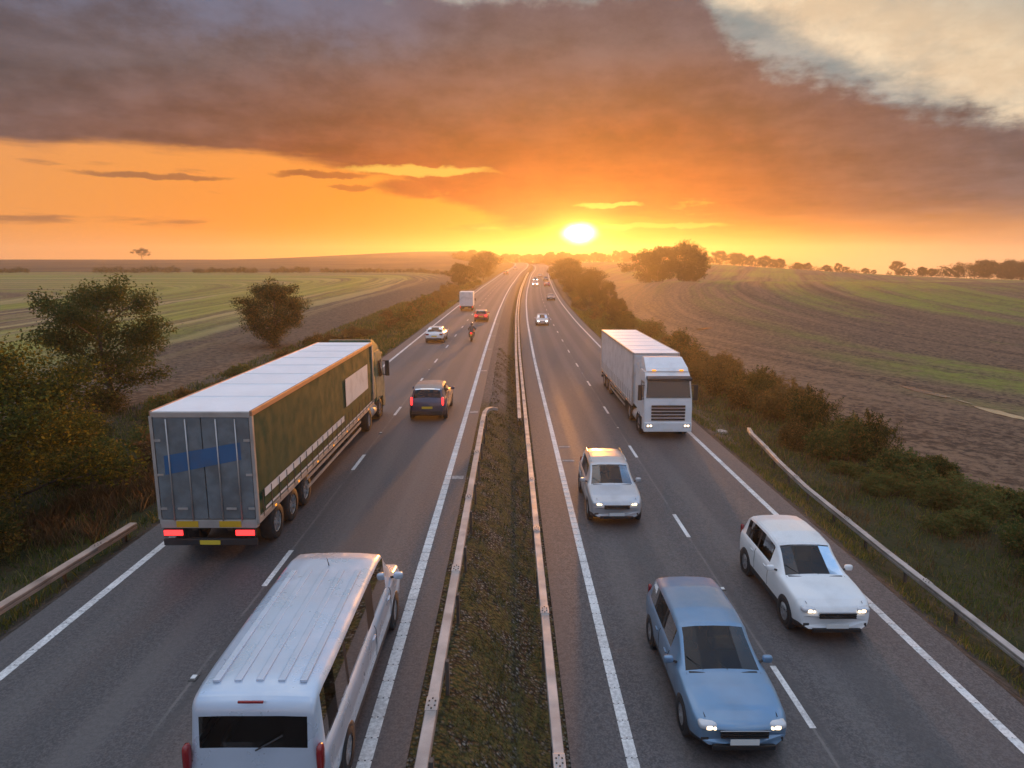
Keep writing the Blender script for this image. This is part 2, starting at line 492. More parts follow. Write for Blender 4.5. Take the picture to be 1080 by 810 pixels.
# near one on the left edge of the reserve, its far end bent inwards and down
barrier('grey box-beam crash barrier along the left edge of the central reservation, far end curled in',
        [(-1.27,2.5,.64),(-1.27,29.5,.64),(-1.24,30.8,.64),(-1.12,31.6,.62),(-.92,32.1,.56),(-.70,32.3,.48)], GALV, 1, 2.4, rz_)
ys = [2.5] + [float(v) for v in np.arange(20, 300, 5)]
barrier('long grey crash barrier along the right edge of the central reservation, nearest oncoming traffic',
        [(.80+float(cen(y)), y, -.42+float(prof(y))) for y in ys], GALV, -1, 3.2, rz_, npost=70)
ys = [33.6] + [float(v) for v in np.arange(36, 300, 4)]
barrier('slender second crash barrier starting halfway along the central reservation beside the longer one',
        [(.47+float(cen(y)), y, -.36+float(prof(y))) for y in ys], GALV, -1, 3.2, rz_, npost=70)
barrier('brown crash barrier on the left grass verge below the yellowing tree',
        [(-11.75,5,.10),(-11.45,13.6,.10),(-11.10,18.3,.12)], BROWN_GALV, -1, 2.4, gz, w=.22, h=.17)
barrier('grey crash barrier on the right grass verge, its far end bent back towards the bushes',
        [(12.05,6,-1.5),(12.1,14,-1.5),(12.15,20,-1.5),(12.3,26,-1.5),(12.6,29.5,-1.5),(13.05,33,-1.52),(13.25,35,-1.54),(13.6,36.4,-1.6)], GALV, 1, 2.4, gz, w=.20, h=.17)

# ------------------------------------------------------------------ vegetation
def leaf_material(name, c1, c2, c3=None, trans=.48, scale=.6):
    if name in MATS: return MATS[name]
    m = bpy.data.materials.new(name); m.use_nodes = True
    nt = NT(m.node_tree); tr = m.node_tree
    for n in list(tr.nodes):
        if n.type == 'BSDF_PRINCIPLED': tr.nodes.remove(n)
    out = [n for n in tr.nodes if n.type == 'OUTPUT_MATERIAL'][0]
    tint = nt.attr('tint')
    oi = tr.nodes.new('ShaderNodeObjectInfo'); rnd = V(nt, oi.outputs['Random'])
    n = nt.noise(nt.coord(), scale, 3)
    f = nt.smooth(n*.6 + tint*.5 + (rnd-.5)*.6, .25, .8)
    c = nt.mix(f, c1, c2)
    if c3: c = nt.mix(nt.smooth(tint + (n-.5)*.9, .70, .86), c, c3)
    d = tr.nodes.new('ShaderNodeBsdfDiffuse'); nt.put(d.inputs['Color'], c)
    t = tr.nodes.new('ShaderNodeBsdfTranslucent'); nt.put(t.inputs['Color'], c)
    mx = tr.nodes.new('ShaderNodeMixShader'); mx.inputs[0].default_value = trans
    tr.links.new(d.outputs[0], mx.inputs[1]); tr.links.new(t.outputs[0], mx.inputs[2])
    tr.links.new(mx.outputs[0], out.inputs['Surface'])
    MATS[name] = m; return m
BARK = mat('bark', (.075,.055,.04), .9, var=.4, vscale=6, bump=.5, bscale=15)
TWIG = mat('twig', (.11,.075,.05), .9, var=.35, vscale=5)
DARKGREEN = leaf_material('leaf_dark_green', (.036,.056,.018), (.075,.098,.030), (.12,.105,.03))
HAW = leaf_material('leaf_hawthorn', (.046,.056,.019), (.110,.105,.032), (.17,.12,.035))
AUTUMN = leaf_material('leaf_autumn', (.050,.062,.018), (.110,.112,.026), (.22,.17,.026), .34)
BRAMBLE = leaf_material('leaf_bramble', (.062,.092,.028), (.140,.160,.050), (.22,.15,.05))
OLIVE = leaf_material('leaf_olive_bush', (.085,.068,.026), (.165,.115,.042), (.24,.14,.05))
DRY = leaf_material('leaf_dry', (.12,.075,.038), (.19,.125,.06), (.24,.16,.08))
FAR = leaf_material('leaf_far', (.032,.036,.015), (.058,.055,.021), None, .3)

def leaves_mesh(name, pts, sizes, rs, up=.3, aspect=.55, nrm=None):
    """one mesh of many kite-shaped leaf faces"""
    n = len(pts); rg = np.random.default_rng(rs)
    d = rg.normal(size=(n,3)); d[:,2] *= .7; d /= np.linalg.norm(d, axis=1, keepdims=True)
    e = rg.normal(size=(n,3)); e -= (e*d).sum(1, keepdims=True)*d; e /= np.linalg.norm(e, axis=1, keepdims=True)
    s = np.asarray(sizes)[:,None]
    nn = np.cross(d, e)
    v0 = pts - d*s*.5; v2 = pts + d*s*.5
    v1 = pts + e*s*aspect*.5 - nn*s*.08 - d*s*.05; v3 = pts - e*s*aspect*.5 - nn*s*.08 - d*s*.05
    vv = np.stack([v0,v1,v2,v3], 1).reshape(-1,3).astype(np.float32)
    me = bpy.data.meshes.new(name)
    me.vertices.add(4*n); me.vertices.foreach_set('co', vv.ravel())
    me.loops.add(4*n); me.loops.foreach_set('vertex_index', np.arange(4*n, dtype=np.int32))
    me.polygons.add(n); me.polygons.foreach_set('loop_start', np.arange(0,4*n,4,dtype=np.int32))
    me.update(calc_edges=True)
    addattr(me, 'tint', np.repeat(rg.random(n), 4))
    return me

def lump_points(n, lumps, rg, shell=.55):
    """points through overlapping clumps, denser towards each clump's skin"""
    w = np.array([l[3]**2 for l in lumps]); w = w/w.sum()
    k = rg.choice(len(lumps), n, p=w)
    d = rg.normal(size=(n,3)); d /= np.linalg.norm(d, axis=1, keepdims=True)
    r = shell + (1-shell)*rg.random(n)**.6
    r *= 1 + .16*rg.normal(size=n)
    L = np.array(lumps)
    return L[k,:3] + d*(r*L[k,3])[:,None]*np.array([1,1,.85])

def bush_parts(seed, w, h, nleaf, leaf, stems=7, ragged=.3, lumpn=9):
    rg = np.random.default_rng(seed); rd = random.Random(seed)
    lumps = []
    for i in range(lumpn):
        a = rd.uniform(0, 2*PI); rr = w*.5*rd.uniform(.05, .72); r = min(w,h*1.3)*rd.uniform(.19,.33)
        hz = max(r*.55, (h-r)*(1-(rr/(w*.5))**2)*rd.uniform(.55,1.0))
        lumps.append((rr*math.cos(a), rr*math.sin(a), hz, r))
    pts = lump_points(int(nleaf*.82), lumps, rg, .45)
    # stray sprays that break the outline
    sp = []
    for i in range(int(10+nleaf/250)):
        l = rd.choice(lumps); d = Vector((rd.gauss(0,.7), rd.gauss(0,.7), rd.uniform(.2,1.3))).normalized()
        b = Vector(l[:3]) + d*l[3]*.7; ln = l[3]*rd.uniform(.4,.9)
        m = max(4, int(nleaf*.18/(10+nleaf/250)))
        t = rg.random(m)[:,None]
        sp.append(np.array(b)[None]+np.array(d)[None]*t*ln + rg.normal(size=(m,3))*leaf*.55)
    pts = np.concatenate([pts]+sp); pts = pts[pts[:,2] > .02]
    me = leaves_mesh('foliage', pts, leaf*(.6+.8*rg.random(len(pts))), seed)
    tb = MB()
    for i in range(stems):
        l = lumps[i % len(lumps)]
        b = Vector((rd.uniform(-.12,.12)*w, rd.uniform(-.12,.12)*w, -.1)); e = Vector(l[:3])+Vector((0,0,l[3]*.5)); md = b.lerp(e,.5)+Vector((rd.uniform(-.1,.1),rd.uniform(-.1,.1),.1))
        tb.tube([b, md, e], [.022,.015,.006], 5)
    return me, tb
PROTO = {}
def bush(kind, x, y, s=1., rz=None, label=None, group=None, name='bush', dz=0., sz=None):
    spec = BK[kind]
    if kind not in PROTO:
        me, tb = bush_parts(*spec[0])
        o = empty(name, (0,0,0)); link_mesh('foliage', me, spec[1], o); tb.build('stems', TWIG, o)
        PROTO[kind] = o; used = False
    else: o = copy_tree(PROTO[kind])
    o.name = name
    o.location = (x, y, gz(x, y)-.05+dz); o.rotation_euler.z = random.uniform(0,6.28) if rz is None else rz
    o.scale = (s, s, s if sz is None else sz)
    tag(o, label or spec[2], 'bush', group)
    return o
#         seed  w   h  leaves leaf stems
BK = {
 'bramble':   ((11, 3.2,1.7, 8500,.125,8), BRAMBLE, ''),
 'bramble_b': ((12, 3.6,1.9,10000,.115,9), BRAMBLE, ''),
 'haw':       ((13, 3.0,2.3, 9000,.10,9), HAW, ''),
 'olive':     ((14, 3.0,1.9, 7500,.11,9), OLIVE, ''),
 'olive_b':   ((15, 3.4,1.7, 7500,.12,9), OLIVE, ''),
 'dry':       ((16, 2.2,1.5, 2600,.09,14), DRY, ''),
 'far_olive': ((17, 3.6,1.9, 2600,.20,5), OLIVE, ''),
 'far_green': ((18, 3.6,2.3, 2600,.20,5), BRAMBLE, ''),
 'far_tall':  ((19, 3.6,3.4, 2800,.22,5), HAW, ''),
}
random.seed(5)

def tree_parts(seed, H, Rad, bole, nleaf, leaf, limbs=9, crown_low=.25, openness=1., droop=0., fork=3, fill=0, fz=(.28,.98)):
    rd = random.Random(seed); rg = np.random.default_rng(seed)
    tb = MB(); tips = []
    r0 = H*.022
    top = Vector((rd.uniform(-.05,.05)*H, rd.uniform(-.05,.05)*H, H*.82))
    spine = [Vector((0,0,-.3)), Vector((rd.uniform(-.02,.02)*H, rd.uniform(-.02,.02)*H, bole)), Vector((top.x*.5+rd.uniform(-.03,.03)*H, top.y*.5, bole+(H*.82-bole)*.5)), top]
    tb.tube(spine, [r0*1.25, r0, r0*.6, r0*.12], 9)
    tips.append((top, Rad*.28))
    for i in range(limbs):
        f = i/(limbs-1); z = bole*.9 + (H*.78-bole*.9)*f
        b = spine[1].lerp(spine[2], min(1,f*2)) if f < .5 else spine[2].lerp(spine[3], (f-.5)*2)
        b = Vector((b.x, b.y, z)); a = i*2.4 + rd.uniform(-.5,.5)
        env = math.sin(PI*min(1,max(.02,(f*.78+crown_low)))) ** .6
        ln = Rad*env*rd.uniform(.75,1.1)
        rise = rd.uniform(.15,.55)+.4*f-droop
        e = b + Vector((math.cos(a)*ln, math.sin(a)*ln, ln*rise))
        m = b.lerp(e,.5) + Vector((rd.uniform(-.06,.06)*H, rd.uniform(-.06,.06)*H, ln*.1))
        tb.tube([b,m,e], [r0*.45*(1-f*.5), r0*.26*(1-f*.5), r0*.06], 6)
        for j in range(fork):
            t = rd.uniform(.45,1.); q = (b.lerp(m,t*2) if t < .5 else m.lerp(e,(t-.5)*2))
            d = Vector((math.cos(a)+rd.gauss(0,.8), math.sin(a)+rd.gauss(0,.8), rd.uniform(-.2,.9))).normalized()*Rad*rd.uniform(.22,.42)
            e2 = q+d; tb.tube([q, q.lerp(e2,.5)+Vector((0,0,.04*H*rd.random())), e2], [r0*.16, r0*.1, r0*.03], 5)
            tips.append((e2, Rad*rd.uniform(.15,.27))); tips.append((q.lerp(e2,.5), Rad*rd.uniform(.12,.2)))
        tips.append((e, Rad*rd.uniform(.14,.24)))
    lumps = [(p.x,p.y,p.z,r*openness) for p, r in tips]
    zc, zh = (fz[0]+fz[1])/2*H, (fz[1]-fz[0])/2*H
    for i in range(fill):                                # clumps through the body of the crown
        d = Vector((rd.gauss(0,1), rd.gauss(0,1), rd.gauss(0,1))).normalized()*rd.uniform(.35,1.)**.5
        r = Rad*rd.uniform(.17,.30)
        lumps.append((d.x*(Rad-r*.8)+top.x*.4, d.y*(Rad-r*.8), zc+d.z*(zh-r*.6), r))
    if fill: lumps = [l for l in lumps if l[2] < fz[1]*H+.1]
    pts = lump_points(nleaf, lumps, rg, .25)
    me = leaves_mesh('crown', pts, leaf*(.6+.8*rg.random(len(pts))), seed)
    return tb, me
def tree(key, spec, lm, x, y, label, s=1., rz=0., group=None, name='tree', dz=0., sz=None):
    if key not in PROTO:
        tb, me = tree_parts(*spec[0], **spec[1])
        o = empty(name, (0,0,0)); tb.build('trunk', BARK, o, True); link_mesh('crown', me, lm, o); PROTO[key] = o
    else: o = copy_tree(PROTO[key])
    o.name = name; o.location = (x, y, gz(x,y)+dz); o.rotation_euler.z = rz; o.scale = (s,s,s if sz is None else sz)
    tag(o, label, 'tree', group); return o

# left-hand trees on the field boundary
tree('a', ((31,7.4,3.3,1.0,32000,.135),dict(limbs=12,crown_low=.2,openness=1.0,fork=4,fill=60,fz=(.13,1.))), DARKGREEN, -22.5,36.5,'tall open-crowned green tree at the left field edge, nearer than the compact one', rz=.6)
tree('b', ((32,6.9,3.0,.4,30000,.15),dict(limbs=13,crown_low=.22,openness=.9,fork=4,fill=95,fz=(.0,1.))), HAW, -23.2,64.5,'compact dark rounded tree standing alone at the left field edge above the lorry', rz=2.)
tree('c', ((33,6.6,3.6,.5,52000,.115),dict(limbs=15,crown_low=.4,openness=1.0,fork=5,fill=70,fz=(.04,1.))), AUTUMN, -17.3,20.6,'yellowing autumn tree above the brown barrier at the left edge', rz=0.)

# big hawthorn mass beneath the yellowing tree and the left thicket
LG = 'shrubs on the left roadside verge'; RG = 'shrubs on the right roadside verge'
bush('haw', -15.6, 17.6, 1.0, 1., 'dense dark hawthorn bush at the foot of the yellowing tree, nearest the brown barrier', LG)
bush('bramble_b', -17.3, 25.5, 1.15, 2., 'broad bramble thicket between the yellowing tree and the bare twiggy shrub', LG)
bush('haw', -19.8, 29.5, .95, 3., 'dark bush just in front of the slender open-crowned tree', LG)
bush('haw', -22.4, 35.4, .85, 4., 'dark shrub hiding the base of the tall open-crowned tree at the left field edge', LG)
bush('dry', -14.6, 26.5, 1.15, .4, 'bare twiggy brown shrub on the verge beside the lorry', LG)
for i, (x, y, k, s) in enumerate([(-16.4,30.5,'bramble',.95),(-18.6,34.5,'bramble_b',.9),(-15.2,34,'olive',.75),(-20.5,26,'bramble',.9),(-20.3,23.3,'olive',.85),(-17.4,38,'olive',.85)]):
    bush(k, x, y, s, None, 'scrubby bush in the thicket on the left verge between the yellowing tree and the lorry', LG)
rd = random.Random(8)
for i in range(22):
    y = 40 + i*2.0 + rd.uniform(-1,1)
    bush(rd.choice(['olive','olive_b','bramble','olive_b']), rd.uniform(-20.6,-15.8), y, rd.uniform(.62,.92), None,
         'low olive-brown bush in the line along the left verge beyond the lorry roof', LG, sz=rd.uniform(.5,.75))
for i in range(40):
    y = 84 + i*3.1 + rd.uniform(-1,1)
    u = rd.uniform(-19.0,-13.0); s = rd.uniform(.7,1.15)
    bush(rd.choice(['far_olive','far_olive','far_green']), u+float(cen(y)), y, s, None,
         'shrub in the far overgrown strip along the left carriageway', LG, sz=s*rd.uniform(.7,1.1))
# right thicket, from the near corner up to the lorry
for x, y, k, s, lab in [(18.2,38.5,'haw',1.0,'tall dark bush standing up out of the right thicket nearest the ploughed field'),
                        (17.2,33.2,'bramble_b',1.0,None),(19.2,33.6,'haw',.85,None),(18.4,29.6,'bramble',1.1,None),(20.0,30.2,'bramble_b',.8,None),
                        (17.0,28.0,'bramble',.8,None),(18.9,25.8,'bramble_b',1.0,None),(20.6,26.0,'bramble',.8,None),(17.2,24.0,'bramble',.75,None),
                        (18.6,21.6,'bramble_b',.9,None),(20.4,22.2,'bramble',.9,None),(17.4,19.4,'bramble',.75,None),(19.6,18.2,'bramble_b',.9,None),
                        (21.2,19.4,'bramble',.8,None),(18.0,15.6,'bramble',.9,None),(20.6,15.2,'bramble_b',.9,None),(16.0,35.6,'olive',.7,None),(16.6,31,'bramble',.6,None)]:
    bush(k, x, y, s, None, lab or 'dark green bramble bush between the right barrier and the ploughed field', RG, sz=s*(rd.uniform(.75,.95) if y < 32 else 1.35))
for x, y, k, s in [(17.6,42.6,'olive',1.0),(19.4,44,'olive_b',.95),(16.2,45.6,'olive_b',.9),(18.0,47.6,'haw',.9),(19.6,49.5,'olive',.9),(16.6,50.5,'olive',.85),
                   (18.4,53.0,'olive_b',.95),(16.4,55.5,'olive',.9),(19.2,57.0,'olive',.9),(17.2,59.5,'olive_b',.95),(19.6,61.,'olive',.8),(16.2,63,'olive',.85),(18.2,65,'olive_b',.9)]:
    bush(k, x, y, s*1.2, None, 'russet-brown bush on the bank to the right of the white lorry', RG, sz=s*1.4)
for i in range(48):
    y = 66 + i*3.7 + rd.uniform(-1,1)
    u = rd.uniform(13.4,19.2); s = rd.uniform(.7,1.15)
    bush(rd.choice(['far_olive','far_olive','far_green','far_tall']), u+float(cen(y)), y, s, None,
         'sunlit shrub in the far overgrown strip along the right carriageway', RG, sz=s*rd.uniform(.7,1.05))

# far left hedges: each run of hedge is one thing
def hedge(name, label, x0, x1, y0, y1, h, seed, lm=HAW, n=3800, leaf=.32):
    rg = np.random.default_rng(seed); rd2 = random.Random(seed)
    o = empty(name, ((x0+x1)/2, (y0+y1)/2, gz((x0+x1)/2, (y0+y1)/2)), 0, label, 'hedge', 'hedges across the far side of the left field')
    L = math.hypot(x1-x0, y1-y0); lumps = []
    k = max(4, int(L/1.6))
    for i in range(k):
        t = (i+.5)/k; x = x0+(x1-x0)*t; y = y0+(y1-y0)*t; r = h*.5*rd2.uniform(.75,1.15)
        lumps.append((x-o.location.x, y-o.location.y+rd2.uniform(-.4,.4), gz(x,y)-o.location.z+r*rd2.uniform(.75,1.1), r*1.15))
    pts = lump_points(n, lumps, rg, .3)
    link_mesh('foliage', leaves_mesh('foliage', pts, leaf*(.6+.8*rg.random(n)), seed), lm, o)
    sb = MB()
    for l in lumps[::2]: sb.tube([(l[0],l[1],l[2]-l[3]-.2),(l[0]+.1,l[1],l[2]+.2)], [.06,.02], 4)
    sb.build('stems', TWIG, o)
hedge('hedge', 'dark hedge across the far left field, at the left edge of the photo', -205,-180, 250,250, 2.3, 1)
hedge('hedge', 'long dark hedge below the lone tree on the left skyline', -155,-124, 248,250, 2.5, 2, n=4400)
hedge('hedge', 'dark hedge between the lone-tree hedge and a gap, across the far left field', -119,-95, 250,250, 2.2, 3)
hedge('hedge', 'short hedge in the middle of the far side of the left field', -90,-76, 250,252, 2.3, 4, n=2600)
hedge('hedge', 'longest thin hedge across the far left field, running to the roadside trees', -72,-24, 252,256, 1.7, 5, n=6000)

# distant trees
FS = {'far_a': ((41,10,4.6,1.2,6500,.40),dict(limbs=9,crown_low=.28,openness=.8,fork=2,fill=46,fz=(.10,1.))),
      'far_b': ((42,10,5.6,1.0,8000,.40),dict(limbs=10,crown_low=.34,openness=.8,fork=2,fill=58,fz=(.04,.98))),
      'far_c': ((43,10,3.8,.6,5200,.38),dict(limbs=9,crown_low=.30,openness=.8,fork=2,fill=38,fz=(.05,1.)))}
def ftree(k, x, y, h, label, group=None, wide=1., dz=0.):
    return tree(k, FS[k], FAR, x, y, label, h/10*wide, rd.uniform(0,6.28), group, 'tree', -.2+dz, h/10)
tree('skyline', ((51,10.8,6.2,2.6,4600,.44),dict(limbs=11,crown_low=.34,openness=.8,fork=3,fill=26,fz=(.30,1.))), FAR, -329, 598, 'lone spreading tree on the left skyline', rz=1., dz=-.3)
# roadside clumps, left
for k, x, y, h, w, lab in [('far_b',-13.0,186,7.0,1.1,'rounded dark tree at the near end of the roadside clump left of the motorway'),
                           ('far_c',-16.0,205,7.6,1.2,'bushy tree at the back of the roadside clump left of the motorway'),
                           ('far_a',-9.6,232,7.8,1.1,'tree in the middle of the roadside clump left of the motorway'),
                           ('far_b',-10.5,284,10.5,1.25,'largest round-headed tree at the far end of the roadside clump left of the motorway'),
                           ('far_c',-14.0,262,8.,1.2,'low tree tucked behind the roadside clump left of the motorway')]:
    ftree(k, x, y, h, lab, 'trees beside the left carriageway', w)
# roadside saplings, right
for k, x, y, h, w, lab in [('far_c',16.4,100,5.6,.9,'nearest feathery sapling on the right bank above the lorry roof'),
                           ('far_c',18.2,124,7.0,.85,'second feathery sapling on the right bank, left of the nearest one'),
                           ('far_a',15.8,132,7.4,.8,'slim upright tree on the right bank in the sun rays'),
                           ('far_b',19.6,158,8.5,.95,'bushy tree on the right bank behind the saplings'),
                           ('far_c',17.0,176,8.6,1.,'dense dark tree on the right bank where the road starts to bend'),
                           ('far_b',18.6,205,9.6,1.05,'tall shadowed tree on the right bank just below the sun'),
                           ('far_a',20.0,236,10.,1.1,'tall tree on the right bank at the inside of the bend'),
                           ('far_b',20.6,270,9.,1.1,'farthest tree on the right bank before the crest')]:
    ftree(k, x, y, h, lab, 'trees beside the right carriageway', w)
# copse in the right field
for k, x, y, h, w, lab in [('far_b',43.5,214,11.8,1.05,'left-hand spreading tree of the dark copse in the right field'),
                           ('far_a',49.5,217,13.2,1.05,'second tree from the left in the dark copse in the right field'),
                           ('far_b',55.5,213,14.6,.95,'tallest tree of the dark copse in the right field'),
                           ('far_a',59.6,216,12.6,.85,'right-hand tree of the dark copse in the right field'),
                           ('far_c',46.5,211,7.5,1.3,'low bushy tree at the front left of the dark copse'),
                           ('far_c',57.5,210,7.,1.3,'low bushy tree at the front right of the dark copse')]:
    ftree(k, x, y, h, lab, 'trees of the copse in the right field', w)
# woodland behind the crest of the road
i = 0
for x, y, top in [(-38,520,17.5),(-30,520,18.5),(-22,525,18.),(-14,560,17.),(-4,575,16.2),(6,585,16.),(15,560,16.),(23,545,16.2),(31,520,17.2),(38,500,16.6),(44,520,16.2),(50,505,15.8),(57,520,15.4),(64,510,16.4),(71,520,15.8),(79,500,18.5),(86,505,17.8),(93,520,15.8),(101,510,15.6),(109,520,15.2),(27,480,15),(36,470,14.6),(46,465,14.)]:
    h = max(5, top-gz(x,y)); ftree(('far_b','far_a','far_b','far_c')[i%4], x, y, h, 'hazy tree in the wood on the horizon behind the crest of the road', 'trees of the wood behind the crest', 1.25 if h < 9 else 1.); i += 1
# skyline trees along the hill to the right of the copse
for n, (px, top) in enumerate([(122,13.),(129,12.8),(137,16.2),(143,14.8),(149,15.4),(157,13.2),(163,13.0),(170,11.),(177,11.2),(184,8.6),(189,8.2),(195,8.4),(203,7.),(213,8.8),(220,5.8),(228,5.),(236,4.2)]):
    y = 428+(n%3)*5; h = max(3.6, top-gz(px,y))
    ftree(('far_b','far_c','far_a')[n%3], px, y, h, 'hazy tree in the row along the skyline of the right hill', 'trees along the right skyline', 1.15)
ftree('far_a', 233, 402, 9.4, 'lone tree standing clear on the right skyline with sky around it', None, .95)
for n, (x, y, h) in enumerate([(201,340,4.6),(208,336,5.4),(214,338,4.8),(220,334,5.6),(226,336,6.4),(232,332,7.4),(238,334,10.2),(244,330,8.2),(250,334,9.8),(256,330,10.2),(262,332,9.2),(268,330,10),(274,332,10.4),(248,345,9.5),(260,345,11)]):
    ftree(('far_b','far_a','far_b','far_c')[n%4], x, y, h, 'hazy tree in the wood at the right edge of the photo', 'trees of the wood at the right edge', 1.1)

def wood(label_seed, x0, x1, y0, y1, tops, n, leaf):
    rg = np.random.default_rng(label_seed); rd2 = random.Random(label_seed); lumps = []
    k = int(abs(x1-x0)/1.7)
    for i in range(k):
        t = (i+rd2.random())/k; x = x0+(x1-x0)*t; y = rd2.uniform(y0,y1); base = gz(x,y)
        top = float(np.interp(t, np.linspace(0,1,len(tops)), tops)) + rd2.uniform(-1.3,.9)
        z = base
        while z < top-1.: 
            r = rd2.uniform(1.5,2.6); lumps.append((x+rd2.uniform(-.8,.8), y+rd2.uniform(-1,1), min(z+r*.7, top-r*.8), r)); z += r*1.25
    pts = lump_points(n, lumps, rg, .3)
    tag(link_mesh('wood', leaves_mesh('wood', pts, leaf*(.6+.8*rg.random(n)), label_seed), FAR), kind='stuff')
wood(61, -46, 118, 530, 552, [15.5,16,15,14.6,14.2,14.5,14.8,14,15,14.6,14], 26000, .8)
wood(62, 196, 300, 345, 352, [3.,4.5,5.,8.,9.5,9.,9.8,10.2,10.], 16000, .62)
wood(63, 116, 232, 440, 446, [12.4,12.6,13.,11.6,9.6,7.6,6.4,5.4,4.4,3.2], 9000, .6)
# ------------------------------------------------------------------ grass (uncountable)
def grass(name, n, ulo, uhi, ylo, yhi, hmin, hmax, lm, seed, zf=None, keep=None, power=1.6):
    rg = np.random.default_rng(seed)
    y = ylo + (yhi-ylo)*rg.random(n)**power; u = ulo + (uhi-ulo)*rg.random(n)
    if keep is not None:
        k = keep(u, y, rg); u = u[k]; y = y[k]
    n = len(u); x = u + cen(y)
    z = ground(u, y) if zf is None else zf(u, y)
    a = rg.random(n)*2*PI; h = (hmin+(hmax-hmin)*rg.random(n)**1.6)*(1+.006*(y-20).clip(0))
    wd = (.006+.010*rg.random(n))*(1+.03*(y-12).clip(0)); ln = h*rg.uniform(.1,.7,n); b = rg.random(n)*2*PI
    base = np.stack([x,y,z-.02],-1); s = np.stack([np.cos(a),np.sin(a),0*a],-1)*wd[:,None]
    tip = base + np.stack([np.cos(b)*ln, np.sin(b)*ln, h],-1)
    mid = base*.5+tip*.5 + np.stack([0*h,0*h,h*.14],-1)
    vv = np.stack([base-s, base+s, mid+s*.7, tip, mid-s*.7],1).reshape(-1,3)
    me = bpy.data.meshes.new(name)
    me.vertices.add(5*n); me.vertices.foreach_set('co', vv.astype(np.float32).ravel())
    me.loops.add(5*n); me.loops.foreach_set('vertex_index', np.arange(5*n,dtype=np.int32))
    me.polygons.add(n); me.polygons.foreach_set('loop_start', np.arange(0,5*n,5,dtype=np.int32)); me.update(calc_edges=True)
    addattr(me, 'tint', np.repeat(rg.random(n),5))
    return tag(link_mesh(name, me, lm), kind='stuff')
TURF = leaf_material('turf', (.062,.088,.020), (.150,.165,.042), (.24,.19,.075), .3, .35)
MOSS = leaf_material('moss', (.042,.042,.014), (.085,.080,.024), (.13,.105,.05), .25, .8)
def clumpy(sc, th):
    def f(u, y, rg):
        v = np.array([mnoise.noise(Vector((a*sc, b*sc, 2.))) for a, b in zip(u, y)])
        return v + .5*rg.random(len(u)) > th
    return f
grass('grass', 95000, 10.9, 21.5, 8, 130, .07, .30, TURF, 1, keep=clumpy(.6, .05))
grass('grass', 80000, -22., -11.0, 9, 130, .08, .34, TURF, 2, keep=clumpy(.6, .05))
grass('dry_grass', 9000, -16.0, -12.4, 18.5, 27.5, .25, .75, DRY, 3, keep=clumpy(.7, .22), power=1.)
grass('dry_grass', 12000, 13.2, 18., 17, 70, .2, .55, DRY, 6, keep=clumpy(.5, .42), power=1.)
rzv = lambda u, y: prof(y) + DROP*sst((u+1.62)/2.7, .1, .95) - .02
grass('reserve_grass', 26000, -1.15, .72, 6, 60, .02, .09, MOSS, 4, zf=rzv, keep=clumpy(1.3, .22))

# puddles lying in the furrows of the right field
def puddle(cx, cy, L, W, ang, seed):
    rd2 = random.Random(seed); mb = MB(); n = 40; z = None
    pts = []
    for i in range(n):
        a = 2*PI*i/n; r = 1+.34*mnoise.noise(Vector((math.cos(a)*2.2, math.sin(a)*2.2, seed*3.1)))+.18*mnoise.noise(Vector((math.cos(a)*6, math.sin(a)*6, seed)))
        lx, ly = L/2*r*math.cos(a), W/2*r*math.sin(a)
        pts.append((cx+lx*math.cos(ang)-ly*math.sin(ang), cy+lx*math.sin(ang)+ly*math.cos(ang)))
    zs = [gz(*p) for p in pts]; z = sum(zs)/len(zs)+.05
    mb.add([(p[0],p[1],max(z, h+.03)) for p, h in zip(pts, zs)], [tuple(range(n))])
    tag(mb.build('puddle', mat('water', (.03,.027,.024), .10, spec=1.)), kind='structure')
puddle(33.6, 52.2, 5.2, 1.1, 1.75, 1); puddle(34.4, 44.6, 4.8, 1.0, 1.7, 2); puddle(34.3,48.6,1.6,.28,1.7,3); puddle(28.2, 95, 3., 1.6, .6, 4)

# small roadside things
o = empty('concrete_slab', (12.2,37.4,gz(12.2,37.4)), .5, 'broken pale concrete slab lying on the right verge near the end of the barrier', 'slab')
mb = MB(); mb.box(-.45,.45,-.28,.28,-.03,.12,.02); mb.build('slab', mat('slab_concrete', (.34,.29,.25), .85, var=.35, vscale=4, bump=.4), o)
mb = MB(); mb.box(-.62,-.47,-.2,.1,-.03,.07,.015); mb.build('chipping', MATS['slab_concrete'], o)
o = empty('marker_post', (12.7,45.5,gz(12.7,45.5)), .2, 'small white marker post at the foot of the russet bushes by the white lorry', 'marker post')
mb = MB(); mb.box(-.06,.06,-.03,.03,-.1,.85,.01); mb.build('post', mat('white_plastic', (.75,.74,.72), .5, dirt=.3), o)
mb = MB(); mb.box(-.04,.04,-.045,-.03,.66,.78,.004); mb.build('reflector', mat('red_lens', (.45,.02,.02), .25), o)

